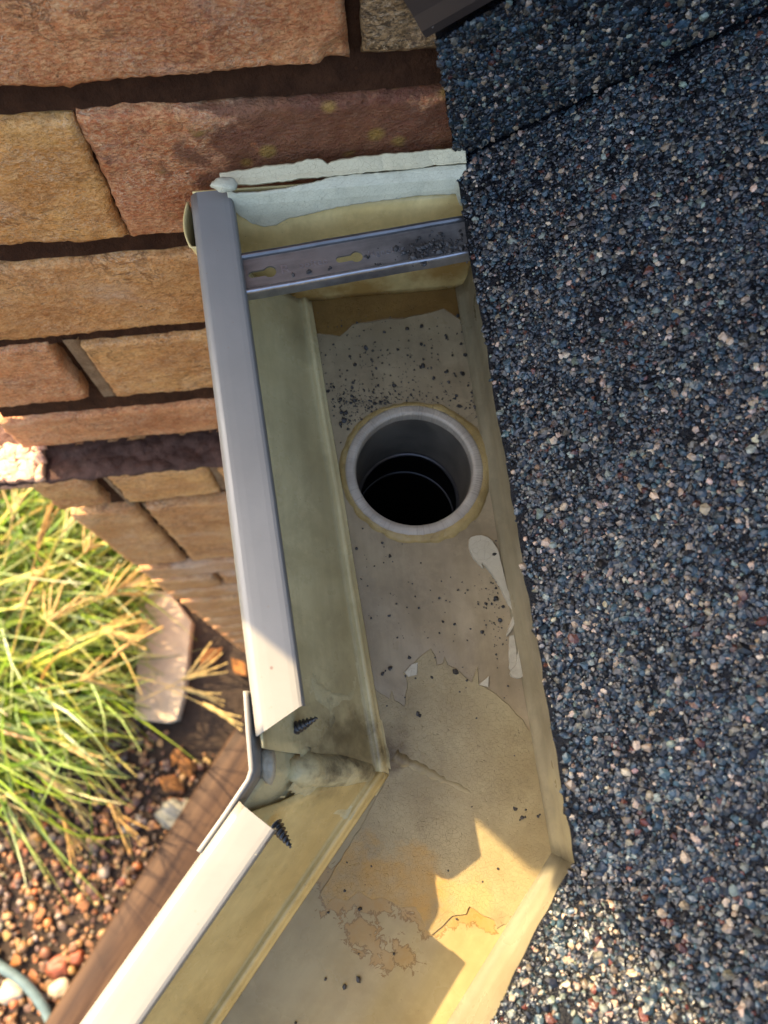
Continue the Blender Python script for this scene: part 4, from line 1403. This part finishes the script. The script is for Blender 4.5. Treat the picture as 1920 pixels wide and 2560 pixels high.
leaf(525, 1640, .07, .6, 1, 'dull orange leaf lying by the foot of the brick wall')
leaf(597, 1668, .06, 2.2, 2, 'orange leaf half under the gutter lip')
leaf(440, 1890, .055, 1.0, 3, 'narrow orange leaf on gravel, beside the grass tips')
leaf(463, 1915, .06, 1.9, 4, 'broad orange leaf at the dark edge of the gravel')
leaf(425, 1960, .07, 2.6, 5, 'pale brown leaf just above the grey green stone')
hp = [at(x, y, CAM_H - .03) for x, y in [(-180, 2340), (-60, 2380), (10, 2422), (60, 2458), (100, 2505), (128, 2560), (140, 2640), (140, 2760)]]
hpts = []
for a, b, c_, d_ in zip([hp[0]] + hp[:-2], hp[:-1], hp[1:], hp[2:] + [hp[-1]]):
    for q in range(6):
        t = q / 6; hpts.append(.5 * ((2 * b) + (-a + c_) * t + (2 * a - 5 * b + 4 * c_ - d_) * t * t + (-a + 3 * b - 3 * c_ + d_) * t ** 3))
V, F = tube(hpts, .0105, 14); tag(mesh('garden_hose', V, F, MAT['hose']), 'grey green garden hose curving over the gravel', 'hose')

# ------------------------------------------------------------------ grass
gr = empty('grass_clump', (-.75, .35, 0)); tag(gr, 'tall wet grass with straw coloured seed heads leaning over the gravel', 'grass')
r3 = np.random.default_rng(17)
def blades(n_, cx, cy, sx, sy, az, daz, Lm, seed):
    r = np.random.default_rng(seed)
    root = np.stack([r.normal(cx, sx, n_), r.normal(cy, sy, n_), np.zeros(n_)], 1)
    a = r.normal(az, daz, n_); L = np.clip(r.normal(Lm, Lm * .25, n_), .1, .7)
    rise = r.uniform(.55, 1.0, n_); droop = r.uniform(.35, 1.0, n_)
    reach = r.uniform(.35, .95, n_)
    wd = r.uniform(.0030, .0068, n_)
    return root, a, L, rise, droop, reach, wd


sets = [blades(800, -.88, .45, .12, .16, -.05, .6, .42, 1), blades(420, -.68, .52, .07, .11, -.1, .7, .34, 2), blades(420, -.86, .24, .09, .07, -.25, .5, .40, 3),
        blades(240, -.64, .36, .05, .08, -.15, .6, .28, 4), blades(400, -1.12, .48, .14, .22, -.05, .6, .44, 5), blades(450, -.75, .82, .18, .15, -.2, 1.1, .36, 6), blades(36, -.86, .10, .08, .04, -.62, .25, .42, 7)]
root, a, L, rise, droop, reach, wd = [np.concatenate(q) for q in zip(*sets)]
nb = len(a); sg = 7
q = np.linspace(0, 1, sg + 1)[None, :]
h = L[:, None] * (rise[:, None] * q - .62 * droop[:, None] * q ** 2.2)
hz = L[:, None] * reach[:, None] * (q ** 1.35)
bend = r3.normal(0, .25, (nb, 1)) * q ** 2
ca, sa = np.cos(a[:, None] + bend), np.sin(a[:, None] + bend)
cx = root[:, :1] + hz * ca; cy = root[:, 1:2] + hz * sa; cz = np.maximum(h, .004)
ok = ~((cx[:, -1] > -.43 + .15 * (r3.uniform(0, 1, nb) > .9)) | (cx[:, -1] > -.262) | ((cx > -.268) & (cy > .2)).any(1))
ww = wd[:, None] * (1 - .92 * q ** 1.8)
tw = r3.uniform(-.9, .9, (nb, 1)) + q * r3.uniform(-1, 1, (nb, 1))
Lp = np.stack([cx - sa * ww * np.cos(tw), cy + ca * ww * np.cos(tw), cz + ww * np.sin(tw)], 2)
Rp = np.stack([cx + sa * ww * np.cos(tw), cy - ca * ww * np.cos(tw), cz - ww * np.sin(tw)], 2)
V = np.stack([Lp, Rp], 2)[ok]                    # blade, station, side
nb = len(V); V = V.reshape(-1, 3)
bi = (np.arange(nb) * (sg + 1) * 2)[:, None] + (np.arange(sg) * 2)[None, :]
bi = bi.ravel(); F = np.stack([bi, bi + 1, bi + 3, bi + 2], 1)
bc = .9 * palette(nb, [(.13, .24, .012), (.21, .31, .015), (.06, .125, .008), (.36, .33, .04), (.45, .29, .07), (.28, .36, .13), (.27, .14, .03)], [3.2, 3.4, 2.6, 1.8, .6, 1.3, .3], 5, .15)
C = np.repeat(np.concatenate([bc, np.ones((nb, 1))], 1), (sg + 1) * 2, 0)
tip = np.tile(np.repeat(np.linspace(0, 1, sg + 1) ** 3, 2), nb)[:, None]
C[:, :3] = C[:, :3] * (1 - tip * .3) + np.array([.38, .27, .08]) * tip * .3
o = mesh('grass_blades', V, F, MAT['blade'], gr, colors=C); o['kind'] = 'stuff'


def seed_mesh(seed, nf, spread, Lf):
    r = np.random.default_rng(seed); V = []; F = []; 
    def addt(P, R, sgm=5):
        v, f_ = tube(P, R, sgm); o_ = len(V); V.extend(v); F.extend([tuple(i + o_ for i in q_) for q_ in f_])
    addt([(-.10, 0, -.012), (-.05, 0, -.002), (0, 0, 0)], [.0011, .0010, .0012])
    for k in range(nf):
        a_ = spread * (k / (nf - 1) - .5) + r.normal(0, .06); e = r.normal(.02, .12); l = Lf * 1.3 * r.uniform(.8, 1.1)
        P = []; R = []
        for i in range(9):
            q_ = i / 8; P.append((l * q_ * math.cos(a_), l * q_ * math.sin(a_) + .004 * math.sin(q_ * 3 + k), e * l * q_ - .012 * q_ ** 2))
            R.append(.0034 * (1 + .3 * (-1) ** i) * (1 - .55 * q_) if i else .0012)
        addt(P, R)
    me = bpy.data.meshes.new('seed_head'); me.from_pydata([tuple(v) for v in V], [], F); me.materials.append(MAT['seed'])
    at_ = me.attributes.new('col', 'FLOAT_COLOR', 'POINT'); cc = np.array([(.42, .28, .085, 1), (.48, .34, .12, 1), (.38, .22, .06, 1)][seed % 3])
    cv = cc[None] * (1 + r.normal(0, .18, (len(V), 1))); cv[:, 3] = 1
    at_.data.foreach_set('color', cv.astype(np.float32).ravel())
    return me


SM = [seed_mesh(1, 6, .75, .085), seed_mesh(2, 5, .35, .085), seed_mesh(3, 7, 1.2, .07), seed_mesh(4, 4, .22, .075)]
heads = [(95, 1370, 70, 1, .30), (160, 1330, 62, 0, .28), (165, 1445, 60, 0, .30), (260, 1490, 28, 2, .30), (300, 1470, 22, 0, .28), (395, 1455, 35, 0, .22), (250, 1580, 8, 2, .28), (310, 1560, -12, 1, .26), (455, 1700, 25, 0, .16),
         (450, 1720, -20, 3, .15), (505, 1760, -30, 3, .13), (330, 1745, -35, 3, .22), (285, 1640, 40, 1, .26), (270, 2010, -50, 1, .12), (150, 2030, -62, 1, .12), (160, 1975, -65, 3, .14), (90, 1930, -40, 3, .2), (60, 1520, 80, 1, .3),
         (30, 1300, 75, 0, .3), (200, 1700, 10, 2, .28), (150, 1860, -30, 3, .22), (40, 1640, 15, 1, .3), (120, 1560, 60, 2, .3), (360, 1640, 15, 1, .2), (240, 1750, 55, 3, .24), (330, 1390, 40, 3, .24), (400, 1600, 30, 3, .2), (210, 1380, 50, 2, .28)]
for k, (px_, py_, ang, mi, zz) in enumerate([h_ for i_, h_ in enumerate(heads) if i_ not in (2, 7, 11, 21, 23, 24, 26)]):
    p = at(px_, py_, CAM_H - zz)
    if p[1] > .18 and p[0] > -.34: p[0] = -.34
    o = bpy.data.objects.new('seed_head', SM[mi]); col.objects.link(o)
    o.location = p; o.rotation_euler = (r3.normal(0, .4), r3.normal(.1, .2), math.radians(ang)); adopt(o, gr)
# dew
sel = r3.choice(nb, 150, replace=False); VB = V.reshape(nb, sg + 1, 2, 3)
dp_ = VB[sel, r3.integers(2, sg, 150)].mean(1) + np.array([0, 0, .0015])
Vd, Fd, Cd = scatter(dp_, r3.uniform(.0012, .0024, 150), .9, np.ones((150, 3)), 2, 8, rough=0.)
o = mesh('dew_drops', Vd, Fd, MAT['drop'], gr); o['kind'] = 'stuff'
